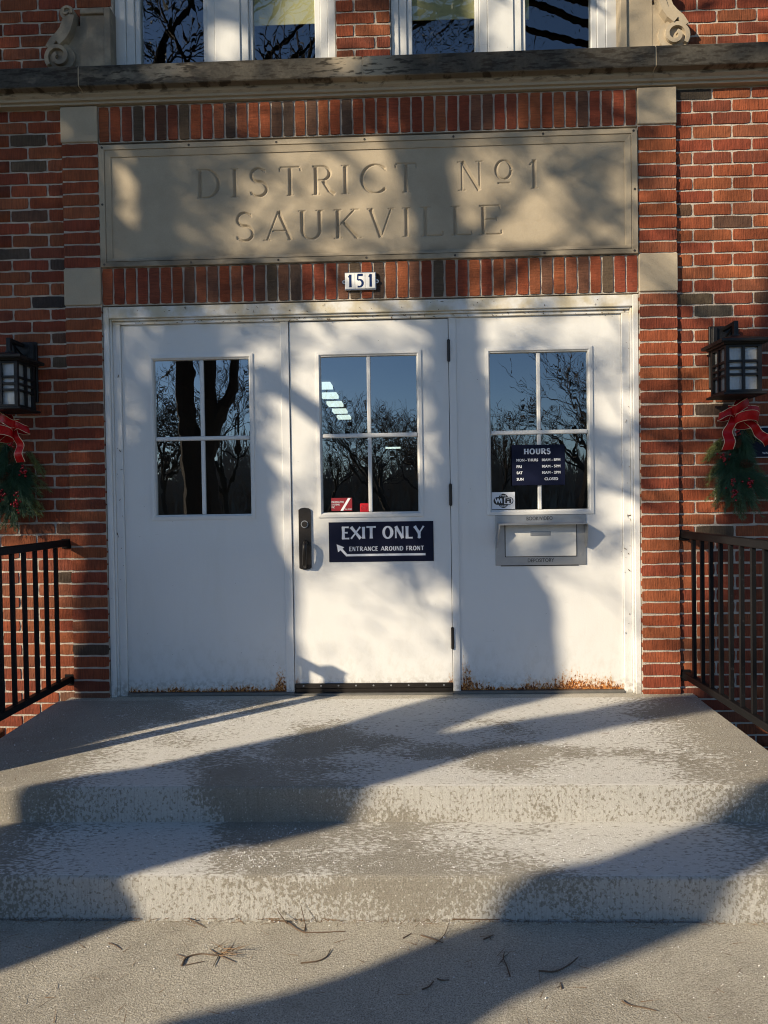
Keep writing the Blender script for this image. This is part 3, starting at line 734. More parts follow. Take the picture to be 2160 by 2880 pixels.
for sgn in (-1, 1): MB().box(*sorted((sgn*XMAX, sgn*(XMAX-.05))), .33, 16, -.33, 5.25).build('side_wall', 'mortar', bld)

# door frame
b = MB()
b.box(-1.428, -1.398, .012, .14, .0, 2.115, .003); b.box(1.398, 1.428, .012, .14, .0, 2.115, .003); b.box(-1.3978, 1.3978, .0125, .14, 2.053, 2.114, .003)
for s in (-1, 1):
    b.box(*sorted((s*1.3975, s*1.388)), .024, .14, .0, 2.0525, .002); b.box(*sorted((s*1.3875, s*1.3465)), .037, .14, .0, 2.0235, .002)
b.box(-1.3872, 1.3872, .024, .14, 2.042, 2.0528, .002); b.box(-1.3872, 1.3872, .037, .14, 2.0238, 2.0418, .002)
b.box(-.4745, -.4305, .042, .14, .0, 2.0232, .002); b.box(.4320, .4715, .042, .14, .0, 2.0232, .002)
fr = b.build('door_frame', 'paint', bld, (0, .05, 0))
gapm = MB()
for x in (-1.345, -.475, -.4290, .4300, .472, 1.345): gapm.box(x-.005, x+.005, .075, .12, .01, 2.02)
gapm.box(-1.34, 1.34, .075, .12, 2.012, 2.03); gapm.build('shadow_gap', 'darkgap', fr)
# cobwebs, seeds and grit caught on the frame
b = MB()
for k in range(150):
    sd_ = random.choice((0, 0, 1, 2))
    if sd_ == 0: c = (random.uniform(-1.38, 1.38), .034, random.uniform(2.022, 2.042))
    elif sd_ == 1: c = (random.choice((-1, 1))*random.uniform(1.35, 1.385), .034, random.uniform(.3, 2.0)**1)
    else: c = (random.uniform(-1.3, 1.3), .010, random.uniform(2.058, 2.11))
    a = random.uniform(0, 6.28); L = random.choice((.004, .006, .012, .022)); w_ = random.uniform(.0012, .003)
    dx, dz = math.cos(a)*L/2, math.sin(a)*L/2; nx_, nz_ = -math.sin(a)*w_, math.cos(a)*w_
    b.add([(c[0]-dx, c[1], c[2]-dz), (c[0]+nx_, c[1]-.0015, c[2]+nz_), (c[0]+dx, c[1], c[2]+dz), (c[0]-nx_, c[1]-.0015, c[2]-nz_)], [(0, 1, 2, 3)])
b.build('frame_debris', 'twig', fr, kind='stuff')

# doors and fixed panels with four-pane windows
def door_leaf(name, x0, x1, z0, z1, cx, mat, wz=(.961, 1.857)):
    y0, y1 = .050, .092; ox, oz0, oz1 = .262, wz[0]+.026, wz[1]-.026
    b = MB()
    b.box(x0, cx-ox, y0, y1, z0, z1); b.box(cx+ox, x1, y0, y1, z0, z1)
    b.box(cx-ox, cx+ox, y0, y1, z0, oz0); b.box(cx-ox, cx+ox, y0, y1, oz1, z1)
    d = b.build(name, mat, bld, ((x0+x1)/2, .07, z0))
    t_ = MB()
    rr = [(.2845, wz[0], wz[1], .0505), (.2835, wz[0]+.001, wz[1]-.001, .043), (.268, wz[0]+.017, wz[1]-.017, .041), (.264, wz[0]+.021, wz[1]-.021, .046), (.2615, wz[0]+.0235, wz[1]-.0235, .049), (.2575, wz[0]+.028, wz[1]-.028, .068), (.2575, wz[0]+.028, wz[1]-.028, .080)]
    rings(t_, rr); t_.v = [(q[0]+cx, q[1], q[2]) for q in t_.v]
    t_.build('window_trim', 'paint', d)
    gz0, gz1, gx = wz[0]+.028, wz[1]-.028, .2575; zb = 1.403
    MB().box(cx-gx, cx+gx, .053, .078, zb-.011, zb+.011, .004).build('muntin', 'paint', d)
    MB().box(cx-.0105, cx+.0105, .0555, .078, zb+.0112, gz1, .004).build('muntin', 'paint', d)
    MB().box(cx-.0105, cx+.0105, .0555, .078, gz0, zb-.0112, .004).build('muntin', 'paint', d)
    for a, c in ((cx-gx, cx-.0106), (cx+.0106, cx+gx)):
        for e, g in ((gz0, zb-.0113), (zb+.0113, gz1)):
            MB().add([(a, .0665+random.uniform(-.0005, .0005), e), (c, .0665+random.uniform(-.0005, .0005), e), (c, .0665+random.uniform(-.0005, .0005), g), (a, .0665+random.uniform(-.0005, .0005), g)], [(0, 1, 2, 3)]).build('pane', 'glass', d)
    return d
pL = door_leaf('door_panel', -1.3450, -.4752, .018, 2.0225, -.911, 'paintL'); pR = door_leaf('door_panel', .4722, 1.3450, .018, 2.0225, .910, 'paintR')
dM = door_leaf('door', -.4272, .4288, .060, 2.0185, -.001, 'paintM')
for z in (1.847, 1.075, .302):
    h = MB(); h.cyl((.4305, .040, z-.056), (.4305, .040, z+.056), .0085, 10); h.cyl((.4305, .040, z-.060), (.4305, .040, z+.060), .0055, 8)
    h.box(.4235, .4375, .042, .052, z-.05, z+.05); h.build('hinge', 'bronze', dM, smooth=False)
sw = MB(); sw.box(-.4265, .4275, .042, .09, .012, .034, .002); sw.box(-.4262, .4272, .038, .09, .0345, .061, .003)
swo = sw.build('door_sweep', 'bronze', dM)
for k in range(9):
    x = -.38+k*.095; MB().cyl((x, .0365, .050), (x, .040, .050), .005, 8).build('screw', 'steel', dM)
hp = MB(); xs0, xs1 = -.392, -.326
poly = [(xs0, .69), (xs0+.012, .684), (-.359, .681), (xs1-.012, .684), (xs1, .69), (xs1, 1.005), (xs1-.012, 1.014), (-.359, 1.017), (xs0+.012, 1.014), (xs0, 1.005)]
hp.prism(poly, .040, .0505); hpl = hp.build('handle_plate', 'bronze', dM)
g_ = MB(); g_.tube([(-.353, .040, .828), (-.353, .012, .832), (-.353, -.004, .822), (-.355, -.008, .80), (-.357, -.004, .75), (-.359, .008, .715), (-.359, .034, .700)], [.010, .011, .012, .012, .012, .012, .012], 8)
g_.build('pull_handle', 'bronze', hpl, smooth=True)
k_ = MB(); k_.cyl((-.359, .034, .928), (-.359, .041, .928), .020, 20); k_.build('cylinder_ring', 'steel', hpl); MB().cyl((-.359, .030, .928), (-.359, .0395, .928), .0155, 18).build('lock_cylinder', 'bronze', hpl)
# threshold and sill
ts = MB().box(-1.345, -.43, .030, .12, .0005, .0165, .003).build('threshold_strip', 'thresh', bld, (-.9, .05, 0)); MB().box(.432, 1.345, .030, .12, .0005, .0165, .003).build('threshold_strip', 'thresh', bld, (.9, .05, 0))
MB().box(-.4285, .4305, .022, .12, .0005, .0105, .002).build('threshold_strip', 'thresh', bld, (0, .05, 0))
MB().box(-1.66, 1.70, -.046, .13, -.25, 0.0, .004).build('door_sill', 'sill', bld, (0, 0, 0))
MB().box(-1.68, 1.68, -.051, -.047, -.25, -.012).build('expansion_joint', 'darkgap', bld, (0, 0, 0))

# ================================================================== SIGNS AND FITTINGS
# house number
np_ = empty('number_plate', (-.033, -.003, 2.168), 'white tile plate reading 151 on the lower upright brick course', 'number plate')
MB().box(-.116, .050, -.010, .0035, 2.166, 2.260, .002).build('plate_frame', 'steel', np_)
for k, ch in enumerate('151'):
    x0 = -.1135+k*.0538; cx = x0+.0264
    tl = MB().box(x0, x0+.0528, -.0145, -.0095, 2.1715, 2.2545, .0015).build('tile', 'tile', np_)
    w_ = .016 if ch == '1' else .036
    print_sheet('digit', x0+.003, x0+.0500, 2.176, 2.250, -.0149, [(ch, cx-w_/2, cx+w_/2, 2.180, 2.2465, .10, .062, True, .1)], 'tile_print', np_, .0012)
for x in (-.120, .054):
    e_ = MB(); e_.cyl((x, -.006, 2.211), (x, .003, 2.211), .010, 14); er = e_.build('mounting_ear', 'steel', np_); MB().cyl((x, -.0085, 2.211), (x, -.005, 2.211), .0045, 10).build('screw', 'hole', np_)

# exit sign
ex = empty('exit_sign', (.053, .049, .720), 'navy EXIT ONLY sign with a white arrow on the middle door', 'sign')
MB().box(-.230, .336, .0472, .0498, .7195, .9355).build('board', 'navy', ex)
fx = lambda px: -.23+(px-430)/1017*.566
fz = lambda py: .9355-(py-240)/388*.216
items = layout('EXIT ONLY', fx(557), fx(1352), fz(402), fz(288), .112, .062, .24, gap=.20, space=.30)+layout('ENTRANCE AROUND FRONT', fx(628), fx(1352), fz(521), fz(481), .100, .060, .2, gap=.27, space=.42)
def arrow(X, Z):
    d = poly_field(X, Z, [(fx(598), fz(572)), (fx(1367), fz(572)), (fx(1367), fz(551)), (fx(606), fz(551))])
    d = np.maximum(d, poly_field(X, Z, [(fx(606), fz(551)), (fx(598), fz(574)), (fx(535), fz(505)), (fx(556), fz(492))]))
    return np.maximum(d, poly_field(X, Z, [(fx(505), fz(455)), (fx(518), fz(531)), (fx(579), fz(484))]))
print_sheet('sign_face', -.2295, .3355, .7200, .9350, .0468, items, 'navy_print', ex, .0016, arrow)

# opening hours
hs = empty('hours_sign', (.901, .049, 1.119), 'navy opening hours sign hung across the right door window', 'sign')
MB().box(.760, 1.0425, .0440, .0470, 1.1190, 1.3350).build('board', 'navy', hs)
hx = lambda px: .760+(px-436)/474*.2825
hz = lambda py: 1.335-(py-983)/358*.216
print_sheet('sign_face', .7605, 1.042, 1.1195, 1.3345, .0436, layout('HOURS', hx(547), hx(782), hz(1065), hz(1018), .128, .070, .2, gap=.18), 'navy_print', hs, .0016)
for a, c, py in (('MON - THURS', '10AM - 8PM', 1118), ('FRI', '10AM - 5PM', 1175), ('SAT', '10AM - 2PM', 1230), ('SUN', 'CLOSED', 1287)):
    wl = {'MON - THURS': 193, 'FRI': 45, 'SAT': 53, 'SUN': 60}[a]
    text(a, .02, hx(478), .0432, hz(py+12), 'white_print', hs, width=wl/474*.2825, height=.0148, bold=.0005)
    text(c, .02, hx(787), .0432, hz(py+12), 'white_print', hs, align='CENTER', width=(121 if c == 'CLOSED' else 163)/474*.2825, height=.0148, bold=.0005)

# window stickers
wf = empty('wifi_sticker', (.713, .065, .992), 'white free WiFi spot sticker in the lower left of the right window', 'sticker')
MB().box(.6535, .7775, .0635, .0650, .9925, 1.0845).build('sticker_sheet', 'white_print', wf)
b = MB(); cx, cz = .7150, 1.0375
def ell(cx, cz, rx, rz, n=28): return [(cx+rx*math.cos(2*math.pi*i/n), cz+rz*math.sin(2*math.pi*i/n)) for i in range(n)]
b.prism(ell(cx, cz, .030, .0385), .0626, .0634)
b.box(cx-.030, cx+.030, .0621, .0625, cz-.021, cz+.021); b.prism(ell(cx-.032, cz, .021, .021, 20), .0617, .0625); b.prism(ell(cx+.032, cz, .021, .021, 20), .0617, .0625)
b.build('emblem', 'black_print', wf)
b = MB(); b.box(cx+.004, cx+.034, .0610, .0616, cz-.0175, cz+.0175); b.prism(ell(cx+.032, cz, .0170, .0175, 20), .0604, .0609); b.build('emblem_light', 'white_print', wf)
text('Wi', .03, cx-.048, .0600, cz-.012, 'white_print', wf, width=.042, height=.026, bold=.0015); text('Fi', .03, cx+.010, .0595, cz-.012, 'black_print', wf, width=.031, height=.026, bold=.0015)
text('Free', .014, cx, .0615, cz+.0235, 'white_print', wf, align='CENTER', width=.031, height=.0105); text('spot', .014, cx, .0615, cz-.0355, 'white_print', wf, align='CENTER', width=.033, height=.0125)
al = empty('alarm_sticker', (-.158, .065, .996), 'maroon alarm company sticker with a white slash in the middle door window', 'sticker')
MB().box(-.215, -.102, .0636, .0650, .9965, 1.0670).build('sticker_sheet', 'red_print', al)
MB().prism([(-.166, .9975), (-.151, .9975), (-.109, 1.0660), (-.124, 1.0660)], .0628, .0635).build('slash', 'white_print', al)
for s_, z_, w_ in (('INNOVATIVE', 1.0395, .066), ('SYSTEMS,', 1.0250, .045), ('INC.', 1.0115, .018)): text(s_, .012, -.213, .0626, z_, 'white_print', al, width=w_, height=.0105)
text('761-7200', .01, -.104, .0626, 1.0015, 'white_print', al, align='RIGHT', width=.038, height=.007)
rs = empty('alarm_tag', (-.035, .064, .989), 'small square red plastic alarm tag at the foot of the middle door window', 'alarm tag')
MB().box(-.059, -.0118, .0600, .0650, .9895, 1.0355, .003).build('tag_body', 'red_plastic', rs)
b = MB()
for r_ in (.017, .010): b.tube([(-.0355+r_*math.cos(R(a)), .0598, 1.0125+r_*.8*math.sin(R(a))) for a in range(0, 361, 24)], .0012, 5, False)
b.build('tag_rings', 'red_print', rs)

# book drop
bd = empty('book_drop', (.909, .045, .690), 'grey metal book and video depository slot in the right door panel', 'book drop')
MB().box(.667, 1.151, .0440, .0497, .690, .9605, .0015).build('face_plate', 'steel', bd)
MB().box(.7170, 1.1000, .0412, .0438, .7350, .9140).build('flap_gap', 'darkgap', bd)
fl = MB().box(.7205, 1.0965, .0370, .0411, .7385, .9105, .001).build('flap', 'flap', bd)
h = MB(); h.box(.853, .961, .0345, .0368, .8480, .8710, .001); h.box(.858, .956, .0325, .0343, .8515, .8625, .001); h.build('flap_pull', 'steel', bd)
hd_ = MB()
hd_.add([(.682, .0438, .921), (1.140, .0438, .921), (1.140, -.028, .914), (.682, -.028, .914), (.682, .0438, .916), (1.140, .0438, .916), (1.140, -.028, .909), (.682, -.028, .909)], [(0, 1, 2, 3), (4, 7, 6, 5), (3, 2, 6, 7), (0, 3, 7, 4), (1, 5, 6, 2), (0, 4, 5, 1)])
for xa, xb in ((.682, .670), (1.140, 1.1475)):
    pr = [(.0438, .916), (-.028, .910), (-.036, .898), (-.006, .835), (.020, .790), (.0438, .785)]
    vs = []
    for t_ in (0, .0025):
        for yy, zz in pr: vs.append((xa+(xb-xa)*(.916-zz)/.13+t_, yy, zz))
    n = len(pr); hd_.add(vs, [tuple(range(n)), tuple(range(n, 2*n))[::-1]]+[(i, (i+1) % n, n+(i+1) % n, n+i) for i in range(n)])
hd_.build('hood', 'steel', bd)
for x, z in ((.690, .946), (1.122, .944), (.686, .746), (1.126, .746), (.684, .813), (1.133, .813)): MB().cyl((x, .0405, z), (x, .0438, z), .0062, 10).build('rivet', 'steel', bd)
text('BOOK/VIDEO', .02, .904, .0434, .931, 'black_print', bd, align='CENTER', width=.138, height=.020); text('DEPOSITORY', .02, .909, .0434, .706, 'black_print', bd, align='CENTER', width=.140, height=.020)
MB().box(.695, 1.110, .046, .0496, .6855, .6895).build('lower_gap', 'darkgap', bd)

# plaque behind the right swag
pq = empty('wall_plaque', (2.16, .02, 1.243), 'navy plaque with white border half hidden behind the right evergreen swag', 'plaque')
MB().box(1.925, 2.395, .006, .0200, 1.243, 1.405, .002).build('plaque_border', 'white_print', pq)
MB().box(1.929, 2.391, .0035, .0057, 1.2475, 1.4005).build('plaque_board', 'navy', pq)
text('ISION', .016, 1.978, .003, 1.262, 'white_print', pq, width=.034, height=.011); text('WALK', .016, 2.060, .003, 1.262, 'white_print', pq, width=.045, height=.011)

# handrails
def handrail(sgn, label):
    X = sgn*1.655; t_ = empty('handrail', (X, -.5, 0), label, 'handrail', 'railings on both sides of the landing')
    a, c = X-.019, X+.019
    MB().box(a, c, -1.03, .012, .828, .864, .003).build('top_rail', 'rail', t_); MB().box(a+.003, c-.003, -1.0, .012, .086, .120, .003).build('bottom_rail', 'rail', t_)
    for z0, z1 in ((.815, .868), (.070, .128)): MB().box(a-.010, c+.010, .0125, .0215, z0, z1, .002).build('wall_bracket', 'rail', t_)
    for k in range(9):
        y = -.112-k*.104; MB().box(X-.0085, X+.0085, y-.0085, y+.0085, .1205, .8275).build('picket', 'rail', t_)
    MB().box(X-.028, X+.028, -1.086, -1.0305, -.029, .885, .002).build('post', 'rail', t_)
    cp = MB(); cp.box(X-.033, X+.033, -1.091, -1.0255, .8855, .897, .002); cp.prism(ell(X, -1.058, .024, .024, 4), .8972, .905, 'z'); cp.build('post_cap', 'rail', t_)
    MB().box(X-.031, X+.031, -1.11, -1.006, -.0287, -.018).build('foot_plate', 'rail', t_)
handrail(-1, 'black iron picket handrail left of the doors'); handrail(1, 'black iron picket handrail right of the doors')

# lanterns
def lantern(sgn, label):
    cx, cy = sgn*1.864, -.1325; H = .0875; zb, zt = 1.557, 1.792
    L = empty('wall_lantern', (cx, .02, 1.55), label, 'lantern', 'lanterns on both sides of the doors')
    b = MB(); b.box(cx-.062, cx+.062, -.004, .0215, 1.62, 1.925, .004); b.box(cx-.072, cx+.072, .004, .0212, 1.61, 1.935, .003)
    for sx in (-1, 1): b.box(cx+sx*.050-.012, cx+sx*.050+.012, -.018, -.0045, 1.66, 1.928, .003)
    b.build('wall_plate', 'black', L)
    b = MB(); b.box(cx-.009, cx+.009, cy-.009, .0, 1.906, 1.926, .002); b.box(cx-.011, cx+.011, cy-.011, cy+.011, 1.856, 1.9268, .002)
    b.tube([(cx, -.004, 1.86), (cx, cy+.014, 1.908)], .007, 4); b.cyl((cx, cy, 1.849), (cx, cy, 1.859), .019, 14); b.build('arm', 'black', L)
    b = MB(); e = .122
    def fr(h0, z0, h1, z1):
        v = [(cx+sx*h0, cy+sy*h0, z0) for sx, sy in ((-1, -1), (1, -1), (1, 1), (-1, 1))]+[(cx+sx*h1, cy+sy*h1, z1) for sx, sy in ((-1, -1), (1, -1), (1, 1), (-1, 1))]
        b.add(v, [(0, 3, 2, 1), (4, 5, 6, 7)]+[(i, (i+1) % 4, 4+(i+1) % 4, 4+i) for i in range(4)])
    fr(.100, 1.792, .104, 1.800); fr(e-.003, 1.8002, e, 1.806); fr(e, 1.8062, e, 1.816); fr(e, 1.8162, .016, 1.851)
    b.build('roof', 'black', L)
    b = MB()
    for sx in (-1, 1):
        for sy in (-1, 1): b.box(cx+sx*(H-.009)-.009, cx+sx*(H-.009)+.009, cy+sy*(H-.009)-.009, cy+sy*(H-.009)+.009, zb, zt)
    zs = [zb+.008, zt-.006]+[zt-.235*f for f in (.345, .49, .625)]
    for ax in (0, 1):
        for sg in (-1, 1):
            for z in zs:
                lo, hi = (-H+.0182, H-.0182)
                if ax == 0: b.box(cx+lo, cx+hi, cy+sg*(H-.007)-.006, cy+sg*(H-.007)+.006, z-.0055, z+.0055)
                else: b.box(cx+sg*(H-.007)-.006, cx+sg*(H-.007)+.006, cy+lo, cy+hi, z-.0055, z+.0055)
            if ax == 0: b.box(cx-.0065, cx+.0065, cy+sg*(H-.0045)-.006, cy+sg*(H-.0045)+.006, zb+.0140, zt-.0118)
            else: b.box(cx+sg*(H-.0045)-.006, cx+sg*(H-.0045)+.006, cy-.0065, cy+.0065, zb+.0140, zt-.0118)
    b.build('cage', 'black', L)
    g = H-.0165
    for q in (((-g, -g), (g, -g)), ((g, -g), (g, g)), ((g, g), (-g, g)), ((-g, g), (-g, -g))):
        (x0, y0), (x1, y1) = q
        MB().add([(cx+x0, cy+y0, zb+.004), (cx+x1, cy+y1, zb+.004), (cx+x1, cy+y1, zt-.002), (cx+x0, cy+y0, zt-.002)], [(0, 1, 2, 3)]).build('glass_pane', 'seeded', L)
    b = MB(); b.box(cx-.106, cx+.106, cy-.106, cy+.106, zb-.013, zb-.0005, .003); b.build('base_plate', 'black', L)
    b = MB(); b.cyl((cx, cy, 1.70), (cx, cy, 1.79), .014, 10); b.ball((cx, cy, 1.665), .030, 12, 8, (1, 1, 1.15)); b.build('bulb', 'bulb', L, smooth=True)
lantern(-1, 'black caged wall lantern left of the doors, cut by the photo edge'); lantern(1, 'black caged wall lantern on the right brick wall')

# evergreen swags
def needles(base, dirs, L, w):
    base = np.asarray(base, float); dirs = np.asarray(dirs, float); n = len(base)
    dirs /= np.linalg.norm(dirs, axis=1, keepdims=True)+1e-9; side = np.cross(dirs, rng.normal(size=(n, 3))); side /= np.linalg.norm(side, axis=1, keepdims=True)+1e-9
    w = np.broadcast_to(np.asarray(w, float), (n,))[:, None]; L = np.broadcast_to(np.asarray(L, float), (n,))[:, None]
    V = np.stack([base-side*w, base+side*w, base+dirs*L], 1).reshape(-1, 3); return V, np.arange(3*n).reshape(-1, 3)
def sprays(specs):
    """(origin, direction, length, needle length, spread, count, width)"""
    B, Dn, Ls, Ws = [], [], [], []; stems = []
    for o_, d_, L, nl, sp, cnt, w in specs:
        o_ = np.array(o_); d_ = np.array(d_, float); d_ /= np.linalg.norm(d_); sag = np.array([0, 0, -.25*L])
        tt = rng.random(cnt)**.8; P = o_+d_*L*tt[:, None]+sag*(tt**2)[:, None]
        q = rng.normal(size=(cnt, 3)); q -= (q@d_)[:, None]*d_; q /= np.linalg.norm(q, axis=1, keepdims=True)
        B.append(P); Dn.append(d_+sag*.6+q*sp*(1.15-.5*tt)[:, None]); Ls.append(nl*rng.uniform(.65, 1.15, cnt)); Ws.append(np.full(cnt, w))
        stems.append([tuple(o_+d_*L*k/4+sag*(k/4)**2) for k in range(5)])
    return np.concatenate(B), np.concatenate(Dn), np.concatenate(Ls), np.concatenate(Ws), stems
def ribbon(name, path, wdirs, width, parent):
    pts = [Vector(q) for q in path]; b = MB(); e = MB(); n = len(pts)
    wd = [Vector(wdirs).normalized()]*n if not isinstance(wdirs, list) else [Vector(q).normalized() for q in wdirs]
    ws = width if isinstance(width, list) else [width]*n
    A = [pts[i]+wd[i]*ws[i]/2 for i in range(n)]; Bq = [pts[i]-wd[i]*ws[i]/2 for i in range(n)]
    vs = []
    for i in range(n):
        d = pts[min(i+1, n-1)]-pts[max(i-1, 0)]; nn = d.cross(wd[i]).normalized()*.0006
        mid = pts[i]+nn*4; vs += [A[i]+nn, mid+nn, Bq[i]+nn, Bq[i]-nn, mid-nn, A[i]-nn]
    fs = [(i*6+j, i*6+(j+1) % 6, (i+1)*6+(j+1) % 6, (i+1)*6+j) for i in range(n-1) for j in range(6)]
    b.add(vs, fs+[tuple(range(6))[::-1], tuple(range((n-1)*6, n*6))]); o = b.build(name, 'velvet', parent)
    e.tube(A, .0016, 5); e.tube(Bq, .0016, 5); e.build('gold_edge', 'gold', o); return o
def smooth_path(ctrl, n=5):
    out = []; c = [np.array(q, float) for q in ctrl]; c = [2*c[0]-c[1]]+c+[2*c[-1]-c[-2]]
    for i in range(1, len(c)-2):
        for k in range(n):
            t_ = k/n; out.append(tuple(.5*((2*c[i])+(-c[i-1]+c[i+1])*t_+(2*c[i-1]-5*c[i]+4*c[i+1]-c[i+2])*t_**2+(-c[i-1]+3*c[i]-3*c[i+1]+c[i+2])*t_**3)))
    return out+[tuple(c[-2])]
def swag(sgn, label):
    S = empty('evergreen_swag', (sgn*1.905, .01, 1.0), label, 'swag', 'evergreen swags under the lanterns')
    def P(cx, cz, y): return (sgn*(1.700+.000270*cx), y, 1.545-.000270*cz)
    sp_d, sp_l, sp_g = [], [], []
    def add(lst, n, ox, oz, tx, tz, jit, nl, spread, cnt, w, y=-.02, yt=-.05):
        for _ in range(n):
            o_ = np.array(P(ox+random.gauss(0, jit*.4), oz+random.gauss(0, jit*.4), y+random.uniform(-.012, .012))); e_ = np.array(P(tx+random.gauss(0, jit), tz+random.gauss(0, jit), yt+random.uniform(-.03, .035)))
            d_ = e_-o_; lst.append((o_, d_, np.linalg.norm(d_), nl, spread, cnt, w))
    add(sp_d, 9, 880, 620, 950, 1000, 60, .075, .35, 130, .0010, -.045, -.07)      # long needles under the bow
    add(sp_d, 9, 730, 1080, 560, 1330, 110, .080, .42, 120, .0010, -.04, -.06)
    add(sp_d, 8, 830, 1340, 1120, 1620, 110, .085, .40, 120, .0010, -.03, -.05)
    add(sp_d, 12, 760, 900, 800, 1500, 150, .060, .6, 110, .0010, -.02, -.04)
    add(sp_g, 12, 720, 1300, 480, 1640, 120, .022, .75, 110, .0011, -.02, -.05)
    add(sp_g, 14, 800, 1450, 960, 1930, 130, .024, .75, 110, .0011, -.02, -.05)
    add(sp_g, 10, 760, 1500, 640, 1860, 110, .022, .75, 110, .0011, -.02, -.05)
    add(sp_l, 10, 560, 760, 330, 1010, 80, .018, .7, 100, .0009, .0, -.01)
    add(sp_l, 8, 700, 1500, 330, 1790, 70, .018, .7, 100, .0011, -.01, -.04)
    add(sp_l, 7, 980, 1050, 1190, 1430, 70, .018, .7, 100, .0009, .0, -.01)
    add(sp_l, 6, 1000, 500, 1200, 720, 50, .02, .7, 90, .0010, .0, -.02)
    add(sp_l, 4, 620, 1100, 270, 1400, 60, .030, .6, 60, .0009, .0, -.01)
    add(sp_g, 5, 800, 1700, 850, 2120, 70, .02, .7, 90, .0011, -.02, -.04)
    st = MB()
    for nm, lst, m_ in (('pine_needles', sp_d, 'needle_dark'), ('fir_needles', sp_g, 'needle_grey'), ('cedar_needles', sp_l, 'needle_light')):
        B, Dn, Ls, Ws, stems = sprays(lst); V, Fq = needles(np.concatenate([B, B+rng.normal(0, .006, B.shape)]), np.concatenate([Dn, Dn+rng.normal(0, .25, Dn.shape)]), np.concatenate([Ls, Ls]), np.concatenate([Ws, Ws])*1.1)
        V[:, 1] = np.minimum(V[:, 1], .016)
        np_mesh(nm, V, Fq, m_, S, 'stuff', 3, tuple(WL[S]))
        for q in stems: st.tube([(a, min(c, .012), d) for a, c, d in q], [.0022, .002, .0017, .0013, .0008], 4, False)
    st.build('stems', 'twig', S, kind='stuff')
    for cx, cz, k, hh in ((735, 640, 8, 50), (510, 1130, 16, 85), (640, 1590, 8, 50), (660, 1800, 16, 85), (945, 1640, 16, 80)):
        b = MB()
        for _ in range(k):
            q = P(cx+random.gauss(0, hh*.6), cz+random.gauss(0, hh*.75), -.075+random.uniform(-.012, .01)); b.ball(q, random.uniform(.0050, .0066), 8, 6)
        b.build('berry_cluster', 'berry', S, smooth=True)
    for cx, cz, ang in ((720, 830, 80), (915, 1240, 10)):
        b = MB(); c = Vector(P(cx, cz, -.072)); ax = Vector((math.cos(R(ang))*sgn, -.2, -math.sin(R(ang)))).normalized(); a1 = ax.orthogonal().normalized(); a2 = ax.cross(a1)
        for i in range(9):
            rr = .020*math.sin(math.pi*(i+1.2)/10.5); pp = c+ax*(.007*(i-4))
            for j in range(9):
                th = 2*math.pi*(j+.5*(i % 2))/9; rd = a1*math.cos(th)+a2*math.sin(th); tg = ax.cross(rd)
                tip = pp+rd*(rr+.004)-ax*.002; b.add([pp+rd*rr*.3-tg*.002, pp+rd*rr*.3+tg*.002, tip+tg*.0042, tip+rd*.002-ax*.003, tip-tg*.0042], [(0, 1, 2, 3, 4)])
        b.tube([c-ax*.03, c, c+ax*.03], [.004, .010, .004], 6); b.build('pine_cone', 'cone', S)
    bow = empty('bow', P(700, 300, -.07), parent=S)
    Y = -.075
    ribbon('ribbon_loop', smooth_path([P(700, 300, Y), P(560, 250, Y-.03), P(390, 330, Y-.03), P(370, 350, Y), P(520, 350, Y+.03), P(690, 310, Y+.01)]), (sgn*.25, 0, 1), .041, bow)
    ribbon('ribbon_loop', smooth_path([P(700, 290, Y), P(900, 230, Y-.035), P(1090, 240, Y-.02), P(1110, 250, Y), P(950, 260, Y+.03), P(720, 300, Y+.01)]), (sgn*-.15, 0, 1), .041, bow)
    ribbon('ribbon_loop', smooth_path([P(690, 300, Y), P(700, 150, Y-.02), P(760, 40, Y-.01), P(800, 30, Y+.01), P(790, 150, Y+.035), P(710, 290, Y+.015)]), (1, 0, sgn*.25), .050, bow)
    ribbon('ribbon_loop', smooth_path([P(560, 210, Y-.01), P(640, 230, Y-.035), P(760, 150, Y-.045), P(880, 90, Y-.03), P(930, 80, Y)]), (-sgn*.35, -.2, 1), .044, bow)
    ring = []; wds = []
    for i in range(25):
        a = R(-90+360*i/24); q = P(835+205*math.cos(a), 425, 0); ring.append((q[0], -.112+.048*math.sin(a), q[2]+.020*math.sin(a+math.pi))); wds.append((0, -.30, 1))
    ribbon('ribbon_loop', ring, wds, .050, bow)
    ribbon('ribbon_tail', smooth_path([P(680, 330, Y), P(580, 480, Y-.03), P(510, 640, Y-.02), P(520, 820, Y-.04), P(500, 975, Y-.025)]), [(1, -.25, .05)]*21, [.040+.0007*i for i in range(21)], bow)
    ribbon('ribbon_tail', smooth_path([P(900, 420, Y), P(990, 540, Y-.03), P(1090, 680, Y-.02), P(1190, 790, Y-.045), P(1290, 860, Y-.02)]), [(sgn*.72, -.3, .62)]*21, [.030+.0013*i for i in range(21)], bow)
    b = MB(); b.ball(P(705, 300, Y-.018), .020, 10, 7, (1.1, .8, .9)); b.build('knot', 'velvet', bow, smooth=True)
    MB().tube([P(740, 60, Y), (sgn*1.9, -.06, 1.542)], .0012, 4).build('hanging_wire', 'twig', S)
swag(-1, 'evergreen swag with red bow under the left lantern'); swag(1, 'evergreen swag with red bow under the right lantern, partly covering a plaque')

